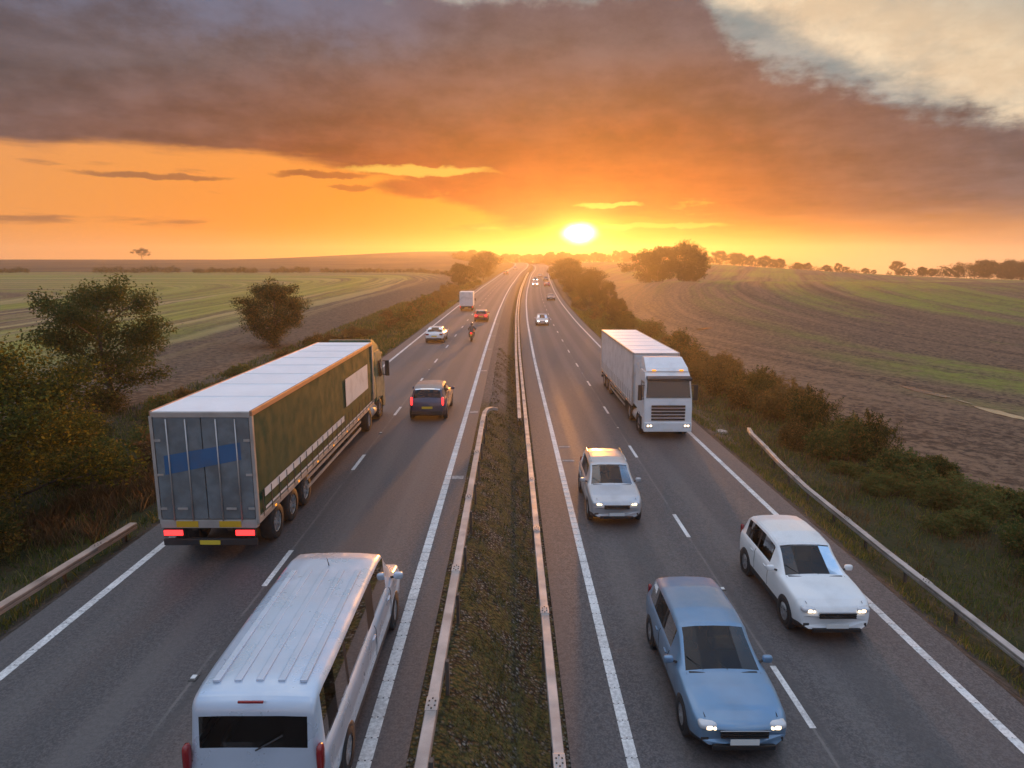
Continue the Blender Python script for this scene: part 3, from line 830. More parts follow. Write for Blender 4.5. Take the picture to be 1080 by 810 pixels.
# ------------------------------------------------------------------ vehicles
TYRE = mat('tyre', (.018,.018,.019), .8, var=.3, vscale=8)
RIM = mat('alloy', (.42,.42,.43), .35, metal=.8, dirt=.2)
GLASS = mat('vehicle_glass_dark', (.012,.014,.017), .04, spec=.8, coat=.5)
def clear_glass():
    m = bpy.data.materials.new('vehicle_glass'); m.use_nodes = True; t = m.node_tree; nt = NT(t)
    for n in list(t.nodes):
        if n.type == 'BSDF_PRINCIPLED': t.nodes.remove(n)
    tp = t.nodes.new('ShaderNodeBsdfTransparent'); tp.inputs[0].default_value = (.34,.37,.37,1)
    gl = t.nodes.new('ShaderNodeBsdfGlossy'); gl.inputs['Roughness'].default_value = .03
    fr = t.nodes.new('ShaderNodeFresnel'); fr.inputs[0].default_value = 1.5
    mx = t.nodes.new('ShaderNodeMixShader'); t.links.new(fr.outputs[0], mx.inputs[0]); t.links.new(tp.outputs[0], mx.inputs[1]); t.links.new(gl.outputs[0], mx.inputs[2])
    t.links.new(mx.outputs[0], [n for n in t.nodes if n.type == 'OUTPUT_MATERIAL'][0].inputs['Surface'])
    return m
GLASSC = clear_glass()
SEATM = mat('seat_fabric', (.055,.052,.052), .85, var=.3); TRIM = mat('cabin_trim', (.03,.03,.032), .7)
BLACK = mat('black_plastic', (.022,.022,.024), .55, var=.2)
GRILLE = mat('grille', (.012,.012,.013), .45)
CHROME = mat('chrome', (.6,.6,.6), .15, metal=1.)
HEAD = mat('headlamp_lit', (.9,.88,.82), .2, emit=(1,.74,.42), es=3.2)
HEADFAR = mat('headlamp_far', (.9,.9,.85), .2, emit=(1,.95,.85), es=18.)
HEADOFF = mat('headlamp_glass', (.55,.55,.56), .08, spec=.9, coat=.6)
TAIL = mat('tail_lamp_lit', (.40,.01,.012), .25, emit=(1,.02,.02), es=.8)
TAILHOT = mat('tail_lamp_bright', (.5,.01,.012), .25, emit=(1,.03,.03), es=2.6)
AMBER = mat('amber_lamp', (.5,.18,.01), .25, emit=(1,.35,.03), es=1.2)
PLW = mat('plate_white', (.66,.66,.63), .45); PLY = mat('plate_yellow', (.62,.46,.04), .45)

def wheel(parent, x, y, r, w, side, rimr=.66, name='wheel', spokes=9):
    b = MB()
    b.lathe_x([(r*.62,-w/2),(r*.93,-w/2),(r*.99,-w*.38),(r,-w*.2),(r,w*.2),(r*.99,w*.38),(r*.93,w/2),(r*.62,w/2)], (x,y,r), 28)
    wo = b.build(name, TYRE, parent, True)
    b = MB(); s = side
    b.lathe_x([(r*rimr,s*w*.44),(r*rimr*.92,s*w*.40),(r*rimr*.88,s*w*.2),(r*.25,s*w*.24),(r*.2,s*w*.36),(0.001,s*w*.36)], (x,y,r), 24)
    for k in range(spokes):
        a = 2*PI*k/spokes; c, sn = math.cos(a), math.sin(a)
        q = [(r*.18,-.025),(r*.18,.025),(r*rimr*.93,.035),(r*rimr*.93,-.035)]
        pts = [(x+s*w*.42, y+p*c-t*sn, r+p*sn+t*c) for p, t in q] + [(x+s*w*.30, y+p*c-t*sn, r+p*sn+t*c) for p, t in q]
        b.add(pts, [(0,1,2,3),(4,5,6,7),(0,1,5,4),(1,2,6,5),(2,3,7,6),(3,0,4,7)])
    b.build('rim', RIM, wo)
    return wo

CARS = {
 # L, W, keys (t: rear 0 -> front 1)
 'hatch': dict(L=4.2, W=1.78, zd=[(0,.62),(.012,.80),(.03,.96),(.2,.98),(.6,.94),(.70,.93),(.80,.88),(.92,.78),(.975,.69),(1,.58)],
               zr=[(.03,.97),(.085,1.36),(.12,1.43),(.22,1.48),(.40,1.50),(.52,1.45),(.715,.94)], w=[(0,.74),(.015,.85),(.05,.94),(.18,1),(.82,1),(.92,.975),(.975,.93),(1,.84)],
               sw=[(.13,.33),(.35,.535)], rg=(.035,.10), ws=(.535,.71), ax=(.19,.80), r=.315),
 'suv': dict(L=4.45, W=1.84, zd=[(0,.70),(.012,.92),(.03,1.06),(.2,1.08),(.6,1.05),(.70,1.04),(.80,1.0),(.93,.92),(.98,.80),(1,.62)],
               zr=[(.03,1.07),(.07,1.50),(.11,1.60),(.22,1.65),(.40,1.66),(.53,1.60),(.71,1.05)], w=[(0,.80),(.015,.88),(.05,.96),(.18,1),(.84,1),(.94,.975),(.98,.93),(1,.86)],
               sw=[(.12,.33),(.35,.54)], rg=(.034,.085), ws=(.545,.705), ax=(.19,.81), r=.35),
 'estate': dict(L=4.75, W=1.82, zd=[(0,.60),(.012,.80),(.03,.95),(.2,.97),(.6,.92),(.70,.91),(.80,.87),(.93,.77),(.98,.69),(1,.60)],
               zr=[(.02,.96),(.07,1.36),(.10,1.43),(.22,1.48),(.42,1.49),(.54,1.44),(.72,.92)], w=[(0,.76),(.015,.86),(.05,.95),(.18,1),(.83,1),(.94,.97),(.98,.92),(1,.84)],
               sw=[(.10,.23),(.25,.38),(.40,.55)], rg=(.026,.085), ws=(.55,.715), ax=(.20,.81), r=.32),
 'saloon': dict(L=4.6, W=1.80, zd=[(0,.62),(.012,.84),(.03,.97),(.16,.99),(.6,.93),(.70,.92),(.80,.87),(.93,.77),(.98,.69),(1,.60)],
               zr=[(.12,.98),(.27,1.38),(.33,1.43),(.45,1.44),(.54,1.40),(.72,.93)], w=[(0,.76),(.015,.86),(.05,.94),(.18,1),(.83,1),(.94,.97),(.98,.92),(1,.84)],
               sw=[(.28,.40),(.42,.55)], rg=(.135,.275), ws=(.55,.715), ax=(.20,.81), r=.32),
 'van': dict(L=5.1, W=1.98, zd=[(0,.72),(.008,1.0),(.02,1.10),(.5,1.12),(.74,1.12),(.80,1.10),(.88,1.05),(.955,.95),(.985,.80),(1,.60)],
               zr=[(.006,1.10),(.018,1.72),(.025,1.83),(.035,1.89),(.05,1.925),(.08,1.95),(.40,1.97),(.62,1.95),(.70,1.88),(.86,1.10)], w=[(0,.88),(.01,.94),(.03,.98),(.15,1),(.86,1),(.94,.98),(.985,.95),(1,.88)],
               sw=[(.06,.28),(.30,.50),(.53,.705)], rg=(.0085,.017), ws=(.715,.85), ax=(.18,.82), r=.34),
 'long_van': dict(L=6.4, W=1.98, zd=[(0,.72),(.008,1.0),(.02,1.10),(.5,1.12),(.74,1.12),(.80,1.10),(.88,1.05),(.955,.95),(.985,.80),(1,.60)],
               zr=[(.006,1.10),(.018,1.72),(.025,1.83),(.035,1.89),(.05,1.925),(.08,1.95),(.40,1.97),(.67,1.95),(.73,1.88),(.87,1.10)], w=[(0,.88),(.01,.94),(.03,.98),(.15,1),(.86,1),(.94,.98),(.985,.95),(1,.88)],
               sw=[(.05,.24),(.26,.48),(.56,.735)], rg=(.0085,.017), ws=(.745,.86), ax=(.18,.82), r=.34),
}
def make_car(kind, name, label, cat, paint, loc, heading=0., lit_front=False, lit_rear=False, far=False, roof=None, rack=False, tailm=None, headm=None, panel=False, group=None):
    S = CARS[kind]; L, W = S['L'], S['W']; H = max(z for _, z in S['zr'])
    o = empty(name, loc, heading, label, cat, group)
    ip = lambda k, t: float(np.interp(t, [a for a,_ in S[k]], [b for _,b in S[k]]))
    ts = set(np.linspace(0,1,18 if far else 30).tolist())
    for k in ('zd','zr','w'): ts |= {a for a,_ in S[k]}
    for a,b in S['sw']: ts |= {a,b}
    ts |= {*S['rg'], *S['ws']}
    ts = sorted(ts); ts = [t for i, t in enumerate(ts) if i == 0 or t-ts[i-1] > 1e-4]
    r0, r1 = S['zr'][0][0], S['zr'][-1][0]
    def section(t):
        w = ip('w',t)*W/2; zd = ip('zd',t); e = abs(t-.5)*2
        zb = .19 + .12*max(0,(e-.86)/.14); zr = ip('zr',t) if r0 < t < r1 else zd
        k = min(1, max(0,(zr-zd)/.42)); van = 'van' in kind
        wr = w*(.86 if van else .78)*k + w*.86*(1-k)
        g = [(w*.915, zd+.012), (wr+(w*.915-wr)*.06, max(zd+.018, zr-.085*k)), (wr-.022*k-.02*(1-k), max(zd+.022, zr-.040*k)), (wr-.085*k-.05*(1-k), max(zd+.027, zr-.008*k)), (wr*.5, zr+.02+.012*(1-k)), (0, zr+.028+.014*(1-k))]
        return [(0,zb),(w*.80,zb),(w*.955,zb+.07),(w*.985,zb+(zd-zb)*.30),(w,zb+(zd-zb)*.58),(w*.99,zd-.09),(w*.955,zd-.015)] + g, k
    secs = [section(t) for t in ts]
    n = len(secs[0][0]); body = MB(); glass = {}
    ring = []
    for t, (sec, k) in zip(ts, secs):
        y = (t-.5)*L
        # bow the ends a little so the bumpers read as curved in plan
        row = []
        for sgn, seq in ((1, sec), (-1, sec[-2:0:-1])):
            for (x,z) in seq:
                bow = -(.20 if t > .5 else .09)*(x/(W/2))**2*(1 if t > .5 else -1)*min(1, abs(t-.5)*2)**(5 if 'van' not in kind else 9)
                row.append((sgn*x, y+bow, z))
        ring.append(row)
    m = len(ring[0]); vid = []
    for row in ring:
        vid.append(list(range(len(body.v), len(body.v)+m))); body.v += row
    def put(key, quad):
        g = glass.setdefault(key, MB()); g.add([body.v[i] for i in quad], [(0,1,2,3)])
    for i in range(len(ts)-1):
        tm = (ts[i]+ts[i+1])/2; km = min(secs[i][1], secs[i+1][1]); kx = max(secs[i][1], secs[i+1][1])
        for j in range(m):
            q = (vid[i][j], vid[i][(j+1)%m], vid[i+1][(j+1)%m], vid[i+1][j])
            jj = j if j < n-1 else m-1-j                  # mirrored strip index
            key = None
            if jj == 7 and any(a < tm < b for a,b in S['sw']) and km > .5: key = 'side_window|%d%d' % (j < n-1, [a < tm < b for a,b in S['sw']].index(True))
            elif jj == 7 and S['sw'][0][0] < tm < S['sw'][-1][1]: key = 'pillar|%d%d' % (j < n-1, sum(tm > b for a,b in S['sw']))
            elif jj in (10,11) and S['ws'][0] < tm < S['ws'][1]: key = 'windscreen'
            elif jj in (10,11) and S['rg'][0] < tm < S['rg'][1]: key = 'rear_window'
            elif jj in (0,1,2) and not far: key = 'sill'
            if key: put(key, q)
            elif jj in (8,9,10,11) and roof is not None and km > .92 and S['rg'][1] < tm < S['ws'][0]: put('roof', q)
            else: body.f.append(q)
    body.f.append(tuple(reversed(vid[0]))); body.f.append(tuple(vid[-1]))
    bo = body.build('body', paint, o, True)
    for p in bo.data.polygons:
        if len(p.vertices) > 4: p.use_smooth = False
    for key, g in glass.items():
        if key == 'roof': g.build('roof', roof, o, True)
        elif key[:6] in ('pillar','sill'): g.build(key.split('|')[0], BLACK, o, True)
        else: g.build(key.split('|')[0], GLASS if far else GLASSC, o, True)
    if not far:                                          # cabin seen through the glass
        yb = (S['ws'][1]-.5)*L; yr = (S['rg'][1]-.5)*L; zb_ = ip('zd', S['ws'][1])
        b = MB(); b.box(-W/2*.86, W/2*.86, yr+.05, yb-.75, .42, .55); b.box(-W/2*.88, -W/2*.84, yr, yb-.3, .5, zb_-.03); b.box(W/2*.84, W/2*.88, yr, yb-.3, .5, zb_-.03); b.build('cabin_floor', TRIM, o)
        b = MB(); b.box(-W/2*.86, W/2*.86, yb-.80, yb-.04, zb_-.28, zb_-.03, .04); b.build('dashboard', TRIM, o)
        rows = [yb-1.55, yb-2.45] + ([yb-3.3] if 'van' in kind else [])
        for yy in rows:
            for s in (-1,1):
                b = MB(); b.box(s*.40-.24, s*.40+.24, yy-.05, yy+.45, .55, .72, .05); b.box(s*.40-.23, s*.40+.23, yy-.14, yy+.02, .68, zb_+.16, .05); b.box(s*.40-.13, s*.40+.13, yy-.13, yy-.03, zb_+.19, zb_+.36, .04); b.build('seat', SEATM, o)
        b = MB(); a_ = [(.42+.17*math.cos(t*PI/8), yb-.86-.06*math.sin(t*PI/8), zb_-.02+.16*math.sin(t*PI/8)) for t in range(17)]; b.tube(a_, .016, 5, False); b.build('steering_wheel', BLACK, o, True)
    ra, fa = S['ax']; r = S['r']; wt = .21
    for t in (ra, fa):
        for s in (-1,1):
            y = (t-.5)*L
            b = MB(); b.lathe_x([(r+.055,-.16),(r+.055,.012),(r-.02,.012)], (s*(W/2-.012), y, r), 24)
            if s < 0: b = MB(); b.lathe_x([(r+.055,.16),(r+.055,-.012),(r-.02,-.012)], (s*(W/2-.012), y, r), 24)
            b.build('wheel_arch', BLACK, o, True)
            wheel(o, s*(W/2-wt/2+.005), y, r, wt, s, spokes=5 if far else 9)
    # lamps, bumpers, plates, mirrors
    zf = ip('zd',.975); zrr = ip('zd',.012)
    hm = headm or (HEAD if lit_front else HEADOFF); tm_ = tailm or (TAIL if lit_rear else mat('tail_lamp_dark', (.22,.01,.012), .2, coat=.5))
    def lump(name, mt, cx, cy, cz, dx, dy, dz):
        bm = bmesh.new(); bmesh.ops.create_cube(bm, size=2)
        bmesh.ops.subdivide_edges(bm, edges=bm.edges[:], cuts=3, use_grid_fill=True)
        for v in bm.verts:
            c = v.co; l = (abs(c.x)**4+abs(c.y)**4+abs(c.z)**4)**.25; v.co = Vector((c.x/l*dx+cx, c.y/l*dy+cy, c.z/l*dz+cz))
        return MB().bm(bm).build(name, mt, o, True)
    wf = ip('w',.965)*W/2
    for s in (-1,1):
        hl = lump('headlight', HEADOFF if not far else hm, s*(wf-.23), L/2-.235, zf-.035, .17, .16, .066)
        if not far and hm is not HEADOFF:
            bu = lump('bulb', hm, s*(wf-.24), L/2-.115, zf-.045, .060, .05, .044); bu.parent = hl
            bu = lump('running_light', hm, s*(wf-.335), L/2-.085, zf-.055, .028, .03, .022); bu.parent = hl
        wr_ = ip('w',.02)*W/2
        if kind in ('van','long_van','suv','estate'): lump('tail_light', tm_, s*(wr_-.055), -L/2+.085, zrr+.06, .05, .07, .20)
        else: lump('tail_light', tm_, s*(wr_-.13), -L/2+.09, zrr+.0, .16, .10, .085)
        ym = (S['ws'][1]-.5)*L-.30; zm = ip('zd', S['ws'][1])+.09
        lump('mirror', paint if not far else paint, s*(W/2+.09), ym, zm, .10, .055, .075)
        b = MB(); b.tube([(s*(W/2-.08), ym+.02, zm-.06),(s*(W/2+.05), ym, zm-.02)], .025, 6); b.build('mirror_arm', BLACK, o)
    gt = zf-.04
    b = MB()
    for q in range(3): b.box(-W*.235, W*.235, L/2-.05, L/2+.006, gt-.055-q*.05, gt-.020-q*.05, .006)
    b.build('grille', GRILLE, o)
    b = MB(); b.box(-W*.245, W*.245, L/2+.0, L/2+.012, gt-.012, gt-.002, .003); b.build('grille_trim', CHROME, o)
    b = MB(); b.box(-W*.31, W*.31, L/2-.06, L/2+.004, .26, .36, .02); b.build('lower_intake', GRILLE, o)
    for s in (-1,1):
        b = MB(); b.box(s*W*.37-.075, s*W*.37+.075, L/2-.25, L/2-.125, .34, .44, .02); b.build('fog_lamp', BLACK, o)
    b = MB(); b.box(-.26,.26, L/2+.006, L/2+.018, .38, .49); b.build('number_plate', PLW, o)
    b = MB(); b.box(-.26,.26, -L/2-.022, -L/2-.012, .62, .73); b.build('number_plate', PLY, o)
    b = MB(); b.box(-W*.40, W*.40, -L/2-.015, -L/2+.08, .30, .50, .03); b.build('bumper', BLACK, o)
    if not far:
        # door shut lines, handles, wipers
        lines = sorted({S['sw'][-1][1]+.012, (S['sw'][-1][0]+S['sw'][-2][1])/2})
        for s in (-1,1):
            for t in lines:
                b = MB(); y = (t-.5)*L; zt = ip('zd',t); w = W/2*ip('w',t)
                pts = [(s*(w*.958), zt-.015),(s*(w*.993), zt-.09),(s*(w*1.003), .24+(zt-.24)*.58),(s*(w*.988), .24+(zt-.24)*.3)]
                b.tube([(x,y,z) for x,z in pts], .006, 4); b.build('shut_line', GRILLE, o)
                b = MB(); b.box(s*w-.012, s*w+.022, y-.30 if t == lines[-1] else y-.28, y-.12 if t == lines[-1] else y-.12, zt-.16, zt-.125, .008)
                b.build('door_handle', paint, o)
        tb_ = S['ws'][1]; y1 = (tb_-.5)*L; z1 = ip('zd',tb_)+.03
        for s in (-.1,.38):
            b = MB(); b.tube([(s, y1+.01, z1+.03),(s+.28, y1-.24, z1+.17)], .009, 4); b.build('wiper', BLACK, o)
        b = MB(); b.box(-W*.37, W*.37, y1-.03, y1+.07, z1-.035, z1-.002, .008); b.build('scuttle', BLACK, o)
        if 'van' not in kind:
            b = MB(); y0 = (S['ws'][1]+.012-.5)*L; 
            for s in (-1,1): b.tube([(s*W*.40, y0, ip('zd',S['ws'][1])+.02),(s*W*.36, L/2*.90, ip('zd',.95)+.022)], .007, 4)
            b.build('bonnet_line', GRILLE, o)
    if 'van' in kind:
        b = MB(); b.box(-.17,.17,-L/2+.10,-L/2+.13,H-.085,H-.055,.008); b.build('brake_light', mat('tail_lamp_dark2',(.25,.01,.012),.2,coat=.5), o)
        b = MB(); b.tube([(.05,-L/2+.03,1.24),(.42,-L/2+.035,1.46)], .012, 5); b.build('rear_wiper', BLACK, o)
        b = MB(); b.tube([(0,.62*L-L/2,H-.01),(0,.60*L-L/2,H+.22)], [.012,.004], 5); b.build('aerial', BLACK, o)
        for q in range(5):
            x = (q-2)*.30; ya, yb = (.07-.5)*L, (.585-.5)*L
            b = MB(); b.box(x-.05, x+.05, ya, yb, H-.02, H+.036-abs(q-2)*.006, .012); b.build('roof_rib', roof or paint, o)
    if rack:
        for s in (-1,1):
            b = MB(); ya, yb = (S['rg'][1]+.06-.5)*L, (S['ws'][0]-.03-.5)*L; x = s*W/2*.70
            b.tube([(x,ya,H-.01),(x,ya+.08,H+.045),(x,yb-.08,H+.045),(x,yb,H-.02)], .018, 6); b.build('roof_rail', CHROME, o, True)
    return o
def paint(name, c, metal=0., rough=.3, dirt=.15): return mat(name, c, rough, metal=metal, coat=.7, dirt=dirt)
P_WHITE = paint('paint_white', (.74,.74,.73)); P_SILVER = paint('paint_silver', (.50,.50,.51), .55, .3); P_NAVY = paint('paint_navy', (.030,.045,.09), .2)
P_RED = paint('paint_red', (.55,.025,.015)); P_GREY = paint('paint_grey', (.13,.13,.14), .5); P_STEEL = paint('paint_steel_blue', (.16,.27,.40), .45, .28, .1)
P_PALE = paint('paint_pale_sky_tint', (.52,.60,.70), .35, .24, .08); P_ROOF = mat('roof_pinkish', (.34,.27,.24), .4, metal=.3, coat=.5, dirt=.2)
P_BLACK = paint('paint_black', (.02,.02,.022)); P_BRONZE = paint('paint_bronze', (.30,.22,.17), .5)

def on_road(u, y, right=False): return (u+float(cen(y)), y, float(prof(y)) + (DROP if right else 0)+.004)
def hd(y): 
    return -math.atan2(float(cen(y+3)-cen(y-3)), 6.)
# away from us (left carriageway): heading +y
make_car('long_van','people_carrier','pale people carrier with a whitish roof in the near overtaking lane at the bottom edge','people carrier', P_PALE, on_road(-3.45,10.9), 0, lit_rear=False)  # blue sky reflection is tinted into this pale paint
make_car('suv','car','dark navy car with red tail lights beside the green lorry','car', P_NAVY, on_road(-4.08,33.6), 0, lit_rear=True, tailm=TAILHOT, roof=P_ROOF)  # roof is a separate pinkish brown from the navy body
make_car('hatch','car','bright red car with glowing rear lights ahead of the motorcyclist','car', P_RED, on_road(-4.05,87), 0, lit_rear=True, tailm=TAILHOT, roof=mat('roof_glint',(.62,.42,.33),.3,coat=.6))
make_car('saloon','car','white saloon in the inside lane ahead of the green lorry','car', P_WHITE, on_road(-7.4,65.2), 0, lit_rear=False)
make_car('hatch','car','distant car in the inside lane near the top of the left carriageway','car', P_BRONZE, on_road(-7.4,262), hd(262), far=True, lit_rear=True)
make_car('hatch','car','farthest pale car on the left carriageway just below the crest','car', P_SILVER, on_road(-6.6,322), hd(322), far=True)
# towards us (right carriageway): heading -y
make_car('suv','car','silver car with lit headlights in the middle of the right carriageway beside the white lorry','car', P_SILVER, on_road(3.62,23.4,True), PI, lit_front=True, rack=True)
make_car('estate','car','steel-blue car in the overtaking lane of the right carriageway, nearest the bottom edge','car', P_STEEL, on_road(4.18,12.75,True), PI, lit_front=True)
make_car('suv','car','white car in the inside lane of the right carriageway, ahead of the white lorry','car', P_WHITE, on_road(7.70,16.4,True), PI, lit_front=True, roof=P_WHITE)
make_car('hatch','car','small pale car with dazzling headlights farther up the overtaking lane of the right carriageway','car', P_SILVER, on_road(4.2,94,True), PI+hd(94), headm=HEADFAR)
make_car('hatch','car','dark car in the inside lane beyond the car with dazzling headlights','car', P_GREY, on_road(7.6,146,True), PI+hd(146), far=True, roof=P_BRONZE)
for u, y, k, p, lit, lab in [(4.3,205,'hatch',P_WHITE,1,'left-hand car of the nearest pair in the far oncoming group, headlights on'),(7.9,203,'saloon',P_RED,0,'right-hand car of the nearest pair in the far oncoming group'),
                  (4.3,232,'suv',P_GREY,1,'car in the middle of the far oncoming group, overtaking lane'),(7.9,238,'hatch',P_BLACK,0,'car in the middle of the far oncoming group, inside lane'),(6.0,266,'saloon',P_BRONZE,0,'farthest car of the far oncoming group')]:
    make_car(k,'car',lab,'car', p, on_road(u,y,True), PI+hd(y), far=True, headm=HEADFAR if lit else None, group='far oncoming cars')

# --- box van far ahead on the left
def box_van(loc):
    o = empty('box_van', loc, 0, 'white box van in the inside lane beyond the white saloon', 'van')
    wp = P_WHITE
    b = MB(); b.box(-1.05,1.05,-2.2,1.5,.75,2.95,.04); bo = b.build('cargo_box', mat('box_white',(.72,.72,.70),.5,dirt=.25), o)
    b = MB(); b.box(-1.0,-.01,-2.215,-2.2,.80,2.85); b.box(.01,1.0,-2.215,-2.2,.80,2.85); b.build('rear_door', mat('door_white',(.62,.63,.63),.5,dirt=.3), o)
    b = MB(); 
    pr_ = [(1.5,.45),(1.5,2.25),(1.75,2.28),(2.35,1.35),(3.0,1.12),(3.15,.9),(3.15,.40)]
    vs = [(s*x, y, z) for s in (-1,1) for (y,z) in pr_ for x in (.96 if z < 1.4 else .84,)]
    k = len(pr_); b.add(vs, [tuple(range(k)), tuple(range(2*k-1,k-1,-1))]+[(i,(i+1)%k,k+(i+1)%k,k+i) for i in range(k)]); b.build('cab', wp, o)
    b = MB(); b.add([(-.80,1.80,2.22),(.80,1.80,2.22),(.90,2.36,1.40),(-.90,2.36,1.40)],[(0,1,2,3)]); b.v=[(x,y+.02,z+.02) for x,y,z in b.v]; b.build('windscreen', GLASS, o)
    b = MB(); b.box(-.98,.98,-2.1,3.0,.42,.75); b.build('chassis', BLACK, o)
    for s in (-1,1):
        b = MB(); b.box(s*.93-.06,s*.93+.06,-2.26,-2.2,.55,.75,.01); b.build('tail_light', TAIL, o)
        for y in (-1.3,2.2): wheel(o, s*.86, y, .36, .24, s, spokes=6)
        b = MB(); b.box(s*1.15-.09,s*1.15+.09,2.0,2.06,1.35,1.75,.02); b.build('mirror', BLACK, o)
        b = MB(); b.box(s*.8-.1,s*.8+.1,3.1,3.16,.75,.9,.02); b.build('headlight', HEADOFF, o)
    b = MB(); b.box(-1.0,1.0,-2.3,-2.2,.45,.55,.01); b.build('bumper', BLACK, o)
    b = MB(); b.box(-.26,.26,-2.32,-2.302,.46,.54); b.build('number_plate', PLY, o)
box_van(on_road(-7.3,104.8))

# --- articulated lorries
CURTAIN_G = mat('curtain_green', (.006,.058,.034), .7, spec=.2, var=.06, vscale=.8, dirt=.03)
CURTAIN_W = mat('curtain_white', (.60,.60,.60), .5, var=.08, vscale=1.2, dirt=.2)
ROOF_W = mat('trailer_roof', (.84,.84,.85), .4, var=.04, vscale=.6, dirt=.03)
ALU = mat('trailer_rail', (.50,.47,.44), .4, metal=.7, dirt=.3)
DOORGREY = mat('trailer_door_grey', (.13,.15,.16), .5, var=.2, dirt=.4)
BLUEP = mat('blue_panel', (.03,.11,.24), .45, dirt=.3)
WHITEP = mat('white_livery', (.66,.66,.64), .5, dirt=.25)
def lorry(label, loc, heading, curtain, rear, cabp, livery, Lt=11.6, Ht=4.0, total=15.0, lit=True, lit_front=False):
    """rear of the trailer at y=-total/2"""
    o = empty('lorry', loc, heading, label, 'lorry')
    y0 = -total/2; y1 = y0+Lt; hw = 1.25; zb = 1.15
    # trailer body: curtain walls with soft ripples between pillars
    for s in (-1,1):
        b = MB(); ny = 116; nzv = 10
        for i in range(ny+1):
            y = y0+.06+(Lt-.12)*i/ny
            for j in range(nzv+1):
                t = j/nzv; z = zb+.02+(Ht-.16-zb)*t
                bul = .016*math.sin(PI*t)*(.5+.5*mnoise.noise(Vector((y*.9,t*1.2,s*4.)))) + .0025*math.sin(y*9+t*2)*math.sin(PI*t)
                b.v.append((s*(hw-.02+bul), y, z))
        for i in range(ny):
            for j in range(nzv):
                a = i*(nzv+1)+j; b.f.append((a,a+1,a+nzv+2,a+nzv+1))
        c = b.build('curtain', curtain, o, True)
        k = 0
        yy = y0+.35
        while yy < y1-.3:
            sb = MB(); sb.box(s*(hw+.030)-.004, s*(hw+.030)+.004, yy-.022, yy+.022, zb-.05, zb+.62); yy += .62
            sb.build('buckle_strap', BLACK, c)
        b = MB(); b.box(s*hw-.035, s*hw+.035, y0, y1, Ht-.14, Ht, .012); b.build('roof_rail', ALU if not livery else mat('orange_rail',(.45,.24,.14),.4,metal=.5,dirt=.2), o)
        b = MB(); b.box(s*(hw-.01)-.04, s*(hw-.01)+.04, y0, y1, zb-.13, zb+.02, .012); b.build('side_rail', ALU, o)
        for yv in (y0+.04, y1-.04):
            b = MB(); b.box(s*hw-.05, s*hw+.03, yv-.05, yv+.05, zb, Ht-.13); b.build('corner_post', ALU, o)
        # side guard between the axles
        b = MB()
        for z in (.52,.82): b.box(s*(hw-.06)-.02, s*(hw-.06)+.02, y0+4.2, y1-2.6, z-.05, z+.05)
        b.build('side_guard', ALU, o)
        yy = y0+1.2
        while yy < y1-.3:
            ml = MB(); ml.box(s*(hw+.03)-.008, s*(hw+.03)+.012, yy-.05, yy+.05, zb-.09, zb-.04); yy += 2.0
            ml.build('side_marker_lamp', AMBER, o)
    if livery:
        for s in (-1,1):
            def patch(ya, yb, za, zc, mt, nm='livery_panel', slant=0.):
                b = MB(); n = 14
                for i in range(n+1):
                    y = ya+(yb-ya)*i/n
                    for z, sl in ((za,-slant),(zc,slant)): b.v.append((s*(hw+.026), y+sl, z))
                for i in range(n): b.f.append((2*i,2*i+1,2*i+3,2*i+2))
                b.build(nm, mt, o)
            patch(y1-5.2, y1-1.2, 2.05, 3.15, WHITEP)
            patch(y0+.5, y1-5.6, 1.58, 1.80, WHITEP, 'livery_stripe')
            patch(y0+.5, y1-.4, 1.24, 1.31, WHITEP, 'livery_stripe')
    b = MB(); b.box(-hw+.03, hw-.03, y0+.03, y1-.03, Ht-.05, Ht-.012); ro_ = b.build('roof', ROOF_W, o)
    for i in range(1, int(Lt/1.9)+1):
        b = MB(); b.box(-hw+.06, hw-.06, y0+i*1.9-.02, y0+i*1.9+.02, Ht-.012, Ht-.002)
        b.build('roof_bow', mat('roof_seam',(.68,.68,.70),.5), ro_)
    b = MB(); b.box(-hw+.05, hw-.05, y1-.10, y1-.02, zb, Ht-.1); b.build('front_wall', mat('front_wall_white',(.6,.6,.6),.5,dirt=.3), o)
    # rear doors
    for s in (-1,1):
        xa, xb = sorted((s*.012, s*(hw-.06)))
        b = MB(); b.box(xa, xb, y0-.03, y0+.02, zb+.02, Ht-.16, .01); d = b.build('rear_door', rear, o)
        for x in (s*.38, s*.86):
            b = MB(); b.tube([(x, y0-.055, zb-.02),(x, y0-.055, Ht-.2)], .018, 8); b.build('lock_rod', ALU, d, True)
        b = MB(); b.box(s*.62-.13, s*.62+.13, y0-.08, y0-.055, zb+.28, zb+.34, .008); b.build('door_handle', ALU, d)
        for z in (zb+.3, zb+1.2, zb+2.1):
            b = MB(); b.box(s*(hw-.13)-.08, s*(hw-.13)+.08, y0-.045, y0-.03, z-.03, z+.03); b.build('hinge', ALU, d)
    if livery:
        b = MB(); b.add([(-hw+.25,y0-.036,2.35),(hw-.3,y0-.036,2.75),(hw-.3,y0-.036,3.20),(-hw+.25,y0-.036,2.85)],[(0,1,2,3)]); b.build('rear_emblem_stripe', BLUEP, o)
    b = MB(); b.box(-hw+.02, hw-.02, y0-.04, y0+.05, Ht-.16, Ht-.02, .01); b.build('door_header', ALU, o)
    b = MB(); b.box(-hw+.02, hw-.02, y0-.05, y0+.12, zb-.22, zb, .01); b.build('rear_sill', ALU, o)
    b = MB(); b.box(-hw+.05, hw-.05, y0-.06, y0+.04, .46, .64, .015); u_ = b.build('bumper', BLACK, o)
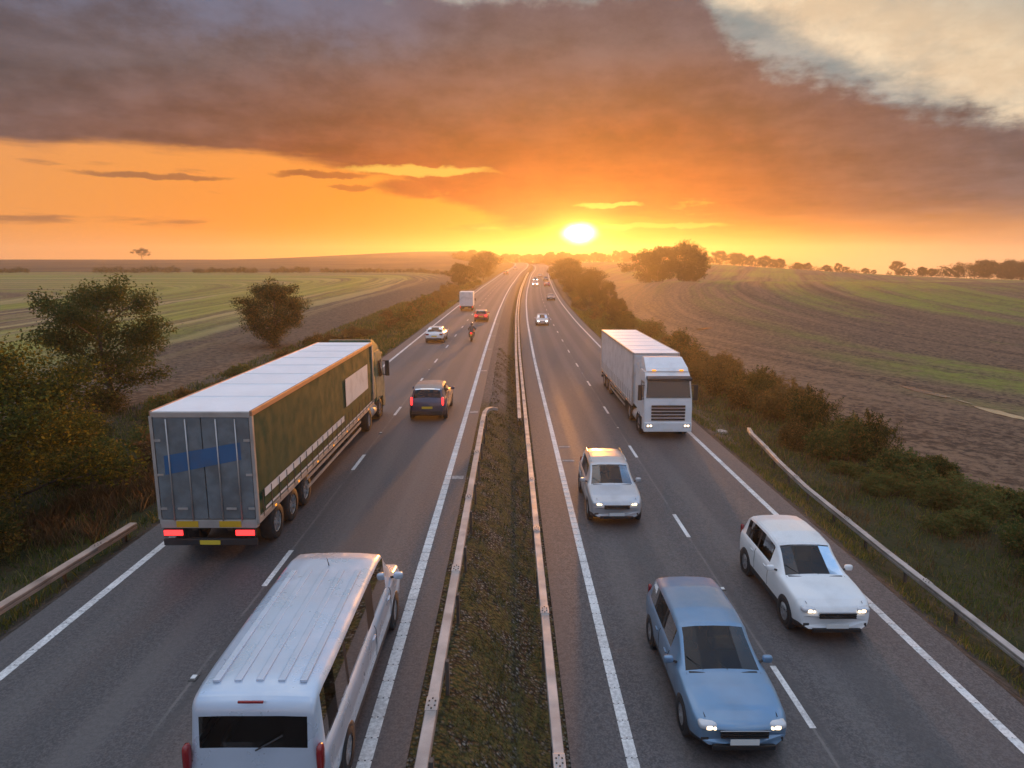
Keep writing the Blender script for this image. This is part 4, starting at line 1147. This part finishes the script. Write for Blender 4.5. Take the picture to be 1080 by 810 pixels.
    for s in (-1,1):
        b = MB(); b.box(s*.92-.24, s*.92+.24, y0-.09, y0-.05, .74, .88, .012); b.build('tail_light', TAILHOT if lit else TAIL, o)
        b = MB(); b.box(s*.92-.26, s*.92+.26, y0-.062, y0+.0, .70, .92, .01); b.build('lamp_box', BLACK, o)
        b = MB(); b.box(s*.9-.16, s*.9+.16, y0+.30, y0+.32, .35, .95); b.build('mud_flap', BLACK, o)
        b = MB(); b.box(s*.55-.28, s*.55+.28, y0-.066, y0-.052, zb-.19, zb-.03); b.build('marker_board', mat('marker_yellow',(.55,.33,.02),.4), o)
    b = MB(); b.box(-.26,.26, y0-.082, y0-.062, .49, .60); b.build('number_plate', PLY, o)
    b = MB()
    for s in (-1,1): b.box(s*.45-.07, s*.45+.07, y0+.1, y1-.2, .80, zb-.13)
    b.box(-hw+.1, hw-.1, y0+.06, y1-.06, zb-.14, zb-.02)
    b.build('trailer_chassis', BLACK, o)
    for k in range(3):
        y = y0+1.5+k*1.31
        for s in (-1,1): wheel(o, s*1.02, y, .50, .36, s, .6, spokes=8)
        b = MB(); b.tube([(-.9,y,.5),(.9,y,.5)], .07, 8); b.build('axle', BLACK, o)
    for s in (-1,1):
        b = MB(); b.box(s*.7-.06, s*.7+.06, y1-3.3, y1-3.15, .18, zb-.1); b.box(s*.7-.15, s*.7+.15, y1-3.35, y1-3.1, .14, .18); b.build('landing_leg', BLACK, o)
    # tractor
    f = total/2; cb = f-2.05                       # cab front and back
    b = MB()
    side = [(cb,.95),(cb,3.15),(cb+.25,3.42),(f-.62,3.40),(f-.30,3.10),(f-.10,2.05),(f-.02,1.55),(f,.95),(f,.42),(f-.55,.36),(f-.6,.95)]
    def hwz(z): return 1.22 if z < 2.0 else 1.22-.09*(z-2.0)/1.4
    k = len(side); vs = [(s*hwz(z), y, z) for s in (-1,1) for y, z in side]
    b.add(vs, [tuple(range(k)), tuple(range(2*k-1,k-1,-1))] + [(i,(i+1)%k,k+(i+1)%k,k+i) for i in range(k)])
    me_o = b.build('cab', cabp, o)
    bm = bmesh.new(); bm.from_mesh(me_o.data); bmesh.ops.bevel(bm, geom=[e for e in bm.edges], offset=.05, segments=2, affect='EDGES'); bm.to_mesh(me_o.data); bm.free()
    # roof deflector
    b = MB(); pr_ = [(cb+.02,3.40),(cb+.02,Ht-.03),(cb+.35,Ht-.02),(f-.75,3.56),(f-.55,3.40)]
    k = len(pr_); b.add([(s*(1.08 if z < 3.7 else 1.0), y, z) for s in (-1,1) for y,z in pr_], [tuple(range(k)),tuple(range(2*k-1,k-1,-1))]+[(i,(i+1)%k,k+(i+1)%k,k+i) for i in range(k)])
    b.build('wind_deflector', cabp, o)
    for s in (-1,1):
        b = MB(); b.add([(s*1.2,cb-.02,1.2),(s*1.2,cb-.75,1.2),(s*1.16,cb-.75,Ht-.5),(s*1.12,cb-.02,Ht-.25)],[(0,1,2,3)]); b.v += [(x-s*.03,y,z) for x,y,z in b.v[:4]]; b.f.append((7,6,5,4)); b.f += [(0,1,5,4),(1,2,6,5),(2,3,7,6),(3,0,4,7)]
        b.build('side_fairing', cabp, o)
    b = MB(); b.add([(-1.06,f-.295,3.02),(1.06,f-.295,3.02),(1.13,f-.11,2.10),(-1.13,f-.11,2.10)],[(0,1,2,3)])
    b.v = [(x,y+.035,z+.01) for x,y,z in b.v]; b.build('windscreen', GLASS, o)
    b = MB(); b.box(-1.12,1.12,f-.34,f+.02,3.06,3.20,.03); b.v=[(x, y+(.10 if y > f-.1 else 0), z-(.06 if y > f-.1 else 0)) for x,y,z in b.v]; b.build('sun_visor', BLACK, o)
    b = MB()
    for i in range(5): b.box(-.86,.86,f-.02,f+.03,.95+i*.17,.95+i*.17+.11,.01)
    b.build('grille', GRILLE, o)
    b = MB(); b.box(-1.22,1.22,f-.2,f+.06,.36,.86,.05); b.build('bumper', cabp, o)
    b = MB(); b.box(-.26,.26,f+.06,f+.072,.44,.55); b.build('number_plate', PLW, o)
    for s in (-1,1):
        b = MB(); b.box(s*.95-.19, s*.95+.19, f+.03, f+.085, .58, .80, .03); hl = b.build('headlight', HEADOFF, o)
        if lit_front:
            for xo in (-.075,.075):
                b = MB(); b.lathe_x([(.001,-.05),(.035,-.045),(.05,-.02),(.05,.02),(.035,.045),(.001,.05)], (s*.95+xo, f+.075, .69), 14); b.build('bulb', HEAD, hl, True)
        b = MB(); b.box(s*1.0-.14, s*1.0+.14, f+.0, f+.045, 3.30, 3.36, .01) if False else b.box(s*.7-.1, s*.7+.1, f-.52, f-.44, 3.42, 3.50, .015); b.build('roof_lamp', AMBER, o)
        b = MB(); b.add([(s*1.225,f-.42,2.05),(s*1.225,cb+.75,2.05),(s*1.155,cb+.75,2.85),(s*1.15,f-.48,2.85)],[(0,1,2,3)]); b.v=[(x+s*.012,y,z) for x,y,z in b.v]; b.build('side_window', GLASS, o)
        b = MB(); b.box(s*1.42-.11, s*1.42+.11, f-.30, f-.20, 1.95, 2.75, .04); mo = b.build('mirror', BLACK, o)
        b = MB(); b.tube([(s*1.2,f-.25,2.72),(s*1.42,f-.25,2.72)], .025, 6); b.tube([(s*1.2,f-.25,2.02),(s*1.42,f-.25,2.02)], .025, 6); b.build('mirror_arm', BLACK, mo)
        wheel(o, s*1.05, f-1.38, .50, .34, s, .6, spokes=8); wheel(o, s*.98, y1-.95, .50, .50, s, .6, spokes=8)
        b = MB(); b.lathe_x([(.60,-.2),(.60,.2)], (s*1.04,f-1.38,.52), 24); b.build('wheel_arch', BLACK, o)
        b = MB(); b.box(s*.98-.24, s*.98+.24, y1-1.5, y1-.4, 1.02, 1.06, .01); b.build('mudguard', BLACK, o)
        b = MB(); b.tube([(s*.92, cb-1.15, .62),(s*.92, cb-.05, .62)], .30, 14); b.build('fuel_tank', ALU, o, True)
        b = MB(); b.box(s*1.12-.1, s*1.12+.1, f-.75-.9, f-.75-.55+.2, .36, .44, .01); b.build('step', BLACK, o)
    b = MB(); b.box(-.5,.5,cb-2.4,f-.8,.62,.95); b.build('tractor_chassis', BLACK, o)
    return o
lorry('long green curtain-sided lorry with a white roof in the inside lane of the left carriageway', on_road(-7.74,24.75), 0., CURTAIN_G, DOORGREY, mat('cab_green',(.05,.13,.075),.35,coat=.6,dirt=.2), True, total=17.5, Lt=14.5)
lorry('white articulated lorry coming towards the camera on the right carriageway', on_road(8.02,40.6,True), PI, CURTAIN_W, mat('trailer_door_white',(.6,.6,.6),.5,dirt=.3), mat('cab_white',(.72,.72,.72),.32,coat=.6,dirt=.15), False, total=16.0, Lt=12.8, lit_front=True)

# --- motorcycle and rider
def skin_body(name, joints, bones, m, parent=None, sub=2):
    me = bpy.data.meshes.new(name); me.from_pydata([j[0] for j in joints], bones, []); o = bpy.data.objects.new(name, me); COL.objects.link(o)
    sk = o.modifiers.new('skin','SKIN'); 
    for i, j in enumerate(joints): me.skin_vertices[0].data[i].radius = (j[1], j[1]*(j[2] if len(j) > 2 else 1))
    me.skin_vertices[0].data[0].use_root = True
    o.modifiers.new('sub','SUBSURF').render_levels = sub
    dg = bpy.context.evaluated_depsgraph_get(); me2 = bpy.data.meshes.new_from_object(o.evaluated_get(dg)); bpy.data.objects.remove(o)
    o = link_mesh(name, me2, m, parent, True); return o
def motorcycle(loc):
    o = empty('motorcycle', loc, 0, 'red-lit motorcycle in the overtaking lane behind the red car', 'motorcycle')
    for y, w in ((-.70,.18),(.72,.13)): wheel(o, 0, y, .31, w, 1, .7, spokes=6)
    b = MB(); b.box(-.14,.14,-.25,.42,.62,.92,.07); b.build('fuel_tank', P_RED, o)
    b = MB(); b.box(-.13,.13,-.85,-.20,.74,.86,.05); b.build('seat', BLACK, o)
    b = MB(); b.box(-.11,.11,-1.0,-.62,.78,.94,.04); b.build('tail_fairing', P_RED, o)
    b = MB(); b.box(-.12,.12,-.15,.35,.30,.66,.05); b.build('engine', GRILLE, o)
    b = MB(); b.box(-.24,.24,.55,.85,.72,1.12,.09); b.build('fairing', P_RED, o)
    b = MB(); b.box(-.08,.08,-1.02,-.99,.80,.90,.01); b.build('tail_light', TAILHOT, o)
    for s in (-1,1):
        b = MB(); b.tube([(s*.10,.45,.95),(s*.10,.72,.31)], .03, 8); b.build('fork', CHROME, o)
        b = MB(); b.tube([(s*.12,-.15,.42),(s*.12,-.70,.31)], .028, 8); b.build('swing_arm', BLACK, o)
        b = MB(); b.tube([(0,.42,1.0),(s*.25,.42,1.04),(s*.38,.34,1.02)], .018, 6); b.build('handlebar', BLACK, o)
        b = MB(); b.box(s*.36-.06,s*.36+.06,.50,.53,1.10,1.18,.02); b.build('mirror', BLACK, o)
    b = MB(); b.tube([(.20,-.05,.36),(.21,-.5,.38),(.22,-.9,.46)], [.04,.05,.06], 10); b.build('exhaust', CHROME, o, True)
    b = MB(); b.box(-.10,.10,-1.03,-1.01,.58,.72); b.build('number_plate', PLY, o)
    p = empty('person', (loc[0],loc[1],loc[2]), 0, 'motorcyclist in dark riding gear and helmet leaning over the handlebars', 'person')
    J = [((0,-.38,.98),.15,.85),((0,-.25,1.16),.165,.8),((0,-.05,1.36),.185,.75),((0,.03,1.46),.10),((0,.07,1.53),.075),
         ((.19,-.02,1.39),.085),((.31,.14,1.17),.058),((.35,.36,1.06),.042),((-.19,-.02,1.39),.085),((-.31,.14,1.17),.058),((-.35,.36,1.06),.042),
         ((.12,-.36,.93),.115),((.25,.02,.80),.082),((.22,-.26,.44),.055),((.22,-.12,.36),.045),((-.12,-.36,.93),.115),((-.25,.02,.80),.082),((-.22,-.26,.44),.055),((-.22,-.12,.36),.045)]
    B = [(0,1),(1,2),(2,3),(3,4),(2,5),(5,6),(6,7),(2,8),(8,9),(9,10),(0,11),(11,12),(12,13),(13,14),(0,15),(15,16),(16,17),(17,18)]
    skin_body('body', J, B, mat('leathers',(.035,.035,.04),.6,var=.3), p)
    bm = bmesh.new(); bmesh.ops.create_uvsphere(bm, u_segments=20, v_segments=14, radius=1)
    for v in bm.verts: v.co = Vector((v.co.x*.135, .10+v.co.y*.165, 1.63+v.co.z*.145))
    MB().bm(bm).build('helmet', mat('helmet_dark',(.05,.05,.055),.2,coat=.6), p, True)
    b = MB(); b.box(-.10,.10,.20,.275,1.59,1.70,.03); b.build('visor', GLASS, p)
    for s in (-1,1):
        for k in range(4):
            b = MB(); x = s*.35+ (k-1.5)*.021
            b.tube([(x,.345,1.065),(x,.385,1.068),(x,.405,1.04),(x,.385,1.015)], [.013,.012,.011,.009], 6); b.build('glove_finger', BLACK, p, True)
        b = MB(); b.tube([(s*.30,.34,1.05),(s*.285,.37,1.03),(s*.30,.385,1.01)], [.014,.012,.009], 6); b.build('glove_thumb', BLACK, p, True)
motorcycle(on_road(-3.9,65))

# ------------------------------------------------------------------ sky, sun, air
SUN_AZ, SUN_EL = 5.9, 2.6
w = bpy.data.worlds.new('World'); scene.world = w; w.use_nodes = True
nt = NT(w.node_tree); tr = w.node_tree
bg = tr.nodes['Background']
g = nt.coord('Generated'); x, y, z = nt.sep(g)
az = nt.math('ARCTAN2', x, y)*57.2958; el = nt.math('ARCSINE', nt.math('MINIMUM', nt.math('MAXIMUM', z, -1.), 1.))*57.2958
zz = nt.math('MAXIMUM', z, 0.)+.10
pl = nt.xyz(x/zz, y/zz, 0.)
n1 = nt.noise(pl, .55, 5, .55); n2 = nt.noise(pl, 2.2, 6, .62)
n3 = nt.noise(nt.xyz(az*.075, el*.55, 3.), 1., 5, .6)
n4 = nt.noise(nt.xyz(az*.16, el*.24, 8.), 1., 8, .62)
n5 = nt.noise(nt.xyz(az*.34, el*.62, 5.), 1., 7, .6)
sky = tr.nodes.new('ShaderNodeTexSky'); sky.sky_type = 'NISHITA'; sky.sun_disc = False
sky.sun_elevation = R(SUN_EL); sky.sun_rotation = R(SUN_AZ); sky.dust_density = 3.; sky.air_density = 1.2
nis = V(nt, sky.outputs[0])
dx = az - SUN_AZ
sx = nt.math('MAXIMUM', dx/1.55, -dx/2.6)
e = nt.math('MAXIMUM', el, 0.)
d = nt.math('SQRT', sx*sx + e*e*1.5)
dn = d + (n1-.5)*5. + (n2-.5)*2.
deck = nt.ramp(dn/32., [(0,lin(246,132,14)),(.14,lin(200,86,6)),(.25,lin(178,74,14)),(.37,lin(150,76,42)),(.50,lin(124,84,70)),(.66,lin(104,93,96)),(1,lin(90,95,114))])
shade = nt.smooth(n2*.32+n4*.38+n5*.22+n1*.22, .40, .74, .66, 1.36)
deck = nt.mix(1., deck, nt.xyz(shade, shade, shade), 'MULTIPLY')
# the clear strip under the deck
dl = nt.math('SQRT', sx*sx*1.2 + e*e*2.2)
clear = nt.ramp(dl/24., [(0,lin(255,180,46)),(.10,lin(250,156,24)),(.24,lin(248,144,18)),(.46,lin(248,146,36)),(.75,lin(242,158,78)),(1,lin(232,162,102))])
hor = nt.smooth(e, 0., 3.2, 1., 0.)
side = nt.smooth(nt.math('MAXIMUM', dx/32., -dx/42.), .25, 1.)
clear = nt.mix(hor*(.25+.6*side), clear, nt.mix(nt.smooth(az, 0, 30), lin(248,172,108), lin(232,182,142)))
low = nt.ramp((az+45.)/90., [(0,.40),(.10,.39),(.28,.42),(.40,.34),(.455,.24),(.50,.16),(.55,.13),(.62,.17),(.72,.12),(.86,.10),(1,.10)])*20.
wdt = nt.ramp((az+45.)/90., [(0,.12),(.4,.10),(.5,.12),(.62,.25),(.8,.45),(1,.5)])*10.
el2 = el + (n3-.5)*2.6 + (n4-.5)*1.6
deckm = nt.smooth(el2 - low, -wdt*.5, wdt*.6)
# stray dark streaks below the deck
st = nt.smooth(n3, .56, .70)*nt.smooth(el, 2.2, 3.2)*nt.smooth(el, 8.5, 7.)*.75
deckm = nt.math('MAXIMUM', deckm, st)
def streak(a0, e0, wa, we, amt):
    qa = (az - a0 + (n3-.5)*3.)/wa; qe = (el - e0 + (n5-.5)*1.3 + (n3-.5)*.5)/we
    return nt.smooth(qa*qa + qe*qe, 1.25, .35)*amt
for sp in ((-6.2,6.15,5.6,.85,.95),(-15.5,7.0,4.2,.32,.8),(-27.5,6.3,5.5,.30,.7),(1.5,4.9,4.,.40,.85),(-13.2,6.0,2.2,.3,.7),(13.,4.1,8.,.4,.8)):
    deckm = nt.math('MAXIMUM', deckm, streak(*sp))
skyc = nt.mix(deckm, clear, deck)
# bright torn openings in the lower part of the deck
tear = nt.smooth(n4*.55+n3*.6, .66, .80)*nt.smooth(el, 1.8, 3.)*nt.smooth(el, 9., 5.5)*nt.smooth(d, 16., 5.)
skyc = nt.mix(tear*.8, skyc, lin(255,205,84))
for sp in ((-7.5,7.55,6.5,.42,.75),(8.2,4.75,3.2,.22,.85),(12.,3.0,6.,.25,.5)): skyc = nt.mix(streak(*sp), skyc, lin(255,208,90))
# above the deck: teal gap and cream high cloud on the right
upe = nt.ramp((az+45.)/90., [(0,1.0),(.655,1.0),(.668,.965),(.689,.83),(.714,.745),(.754,.68),(.811,.59),(.87,.485),(.906,.46),(1,.41)])*20.
upm = nt.smooth(el + (n4-.5)*5.6 + (n2-.5)*3.2 + (n5-.5)*3.0 - upe, -.7, 1.3)
blue = nt.smooth(el + (n4-.5)*7. + (n2-.5)*4., 15.2, 19.)*nt.smooth(az, 0., -16.)
skyc = nt.mix(blue*.7, skyc, lin(112,124,152))
band = (az-18.)*.46 + (el-18.6)*.89                       # distance from the sunlit streak of high cloud
cm = nt.smooth(band + (n4-.5)*3.2 + (n2-.5)*2.2 - .3, -1.5, .9)*nt.smooth(band + (n1-.5)*6., 8., 2.5, .22, 1.)
cm = cm*nt.smooth(n2*.5+n5*.5, .30, .56, .72, 1.)
cream = nt.mix(cm, nt.mix(nt.smooth(n2, .4, .65), lin(124,146,150), lin(164,172,168)), nt.mix(nt.smooth(n4, .4, .7), lin(226,204,170), lin(250,232,198)))
cream = nt.mix(.08, cream, nis*.12)
skyc = nt.mix(upm, skyc, cream)
skyc = nt.mix(1., skyc, (.80,.765,.75), 'MULTIPLY')
# overhead and behind the camera: broken high cloud, cool and bright
dv = nt.noise(g, 3.4, 6, .6)
dome = nt.mix(nt.smooth(dv, .40, .60), lin(112,164,218), lin(238,236,238))
dome = nt.mix(.15, dome, nis*.12)
back = nt.smooth(y, .35, -.35)
dk = nt.smooth(el, 8., 50., .55, 1.28)
over = nt.math('MAXIMUM', nt.smooth(el, 24., 42.), back*nt.smooth(el, -2., 12., .45, 1.))
skyc = nt.mix(over, skyc, dome*1.0 if False else nt.mix(1., dome, nt.xyz(dk, dk*1.01, dk*1.05), 'MULTIPLY'))
# the glow and veiled disc of the sun itself
ca, sa = math.cos(R(SUN_EL+.0)), math.sin(R(SUN_EL+.0))
gaz = dx*math.cos(R(SUN_EL)); gel = el-(SUN_EL-.15)
ds = nt.math('SQRT', gaz*gaz*.52 + gel*gel*1.45)
veil = nt.smooth(n3*.7+n4*.4, .35, .7, 1., .72)
halo = nt.math('POWER', 2.718, -ds*ds/3.4)*1.5 + nt.math('POWER', 2.718, -ds/3.)*.30
disc = nt.smooth(ds + (n4-.5)*1.2, 1.45, .35)
add = nt.mix(1., nt.mix(disc, (1.,.45,.06), (1.,.84,.56)), nt.xyz(halo*veil+disc*2.6, halo*veil+disc*2.6, halo*veil+disc*2.6), 'MULTIPLY')
skyc = nt.mix(1., skyc, add, 'ADD')
nt.put(bg.inputs['Color'], skyc); bg.inputs['Strength'].default_value = 1.
w.cycles.sampling_method = 'MANUAL'; w.cycles.sample_map_resolution = 1024

sl = bpy.data.lights.new('sun', 'SUN'); sl.energy = 5.0; sl.angle = R(2.0); sl.color = (1.,.37,.065)
so = bpy.data.objects.new('sun', sl); COL.objects.link(so)
sdir = Vector((math.sin(R(SUN_AZ))*math.cos(R(SUN_EL)), math.cos(R(SUN_AZ))*math.cos(R(SUN_EL)), math.sin(R(SUN_EL))))
so.rotation_euler = sdir.to_track_quat('Z', 'Y').to_euler()

hm = bpy.data.materials.new('haze'); hm.use_nodes = True; ht = hm.node_tree
for n in list(ht.nodes):
    if n.type != 'OUTPUT_MATERIAL': ht.nodes.remove(n)
pv = ht.nodes.new('ShaderNodeVolumePrincipled'); pv.inputs['Color'].default_value = (.93,.90,.86,1)
pv.inputs['Density'].default_value = .00046; pv.inputs['Anisotropy'].default_value = .70
ht.links.new(pv.outputs[0], [n for n in ht.nodes if n.type == 'OUTPUT_MATERIAL'][0].inputs['Volume'])
xs = verts[:,0]; ysv = verts[:,1]
mb = MB(); mb.box(xs.min()-5, xs.max()+5, ysv.min()-5, ysv.max()+5, float(verts[:,2].min())-1., 32.)
tag(mb.build('haze', hm), kind='stuff')

# ------------------------------------------------------------------ camera and render
cd = bpy.data.cameras.new('camera'); cam = bpy.data.objects.new('camera', cd); COL.objects.link(cam)
cam.location = (0,0,7.63); cam.rotation_euler = (PI/2-.1820, 0, -.0022)
cd.sensor_width = 36; cd.lens = 693/1080*36; cd.clip_start = .1; cd.clip_end = 6000
scene.camera = cam
scene.render.engine = 'CYCLES'
scene.view_settings.view_transform = 'Standard'; scene.view_settings.look = 'None'
scene.view_settings.exposure = .30; scene.view_settings.gamma = 1; scene.view_settings.use_curve_mapping = False
cy = scene.cycles
cy.use_denoising = True; cy.denoiser = 'OPENIMAGEDENOISE'
cy.max_bounces = 6; cy.diffuse_bounces = 3; cy.glossy_bounces = 3; cy.transmission_bounces = 2; cy.volume_bounces = 1; cy.transparent_max_bounces = 8
cy.sample_clamp_indirect = 6; cy.use_adaptive_sampling = True; cy.adaptive_threshold = .02
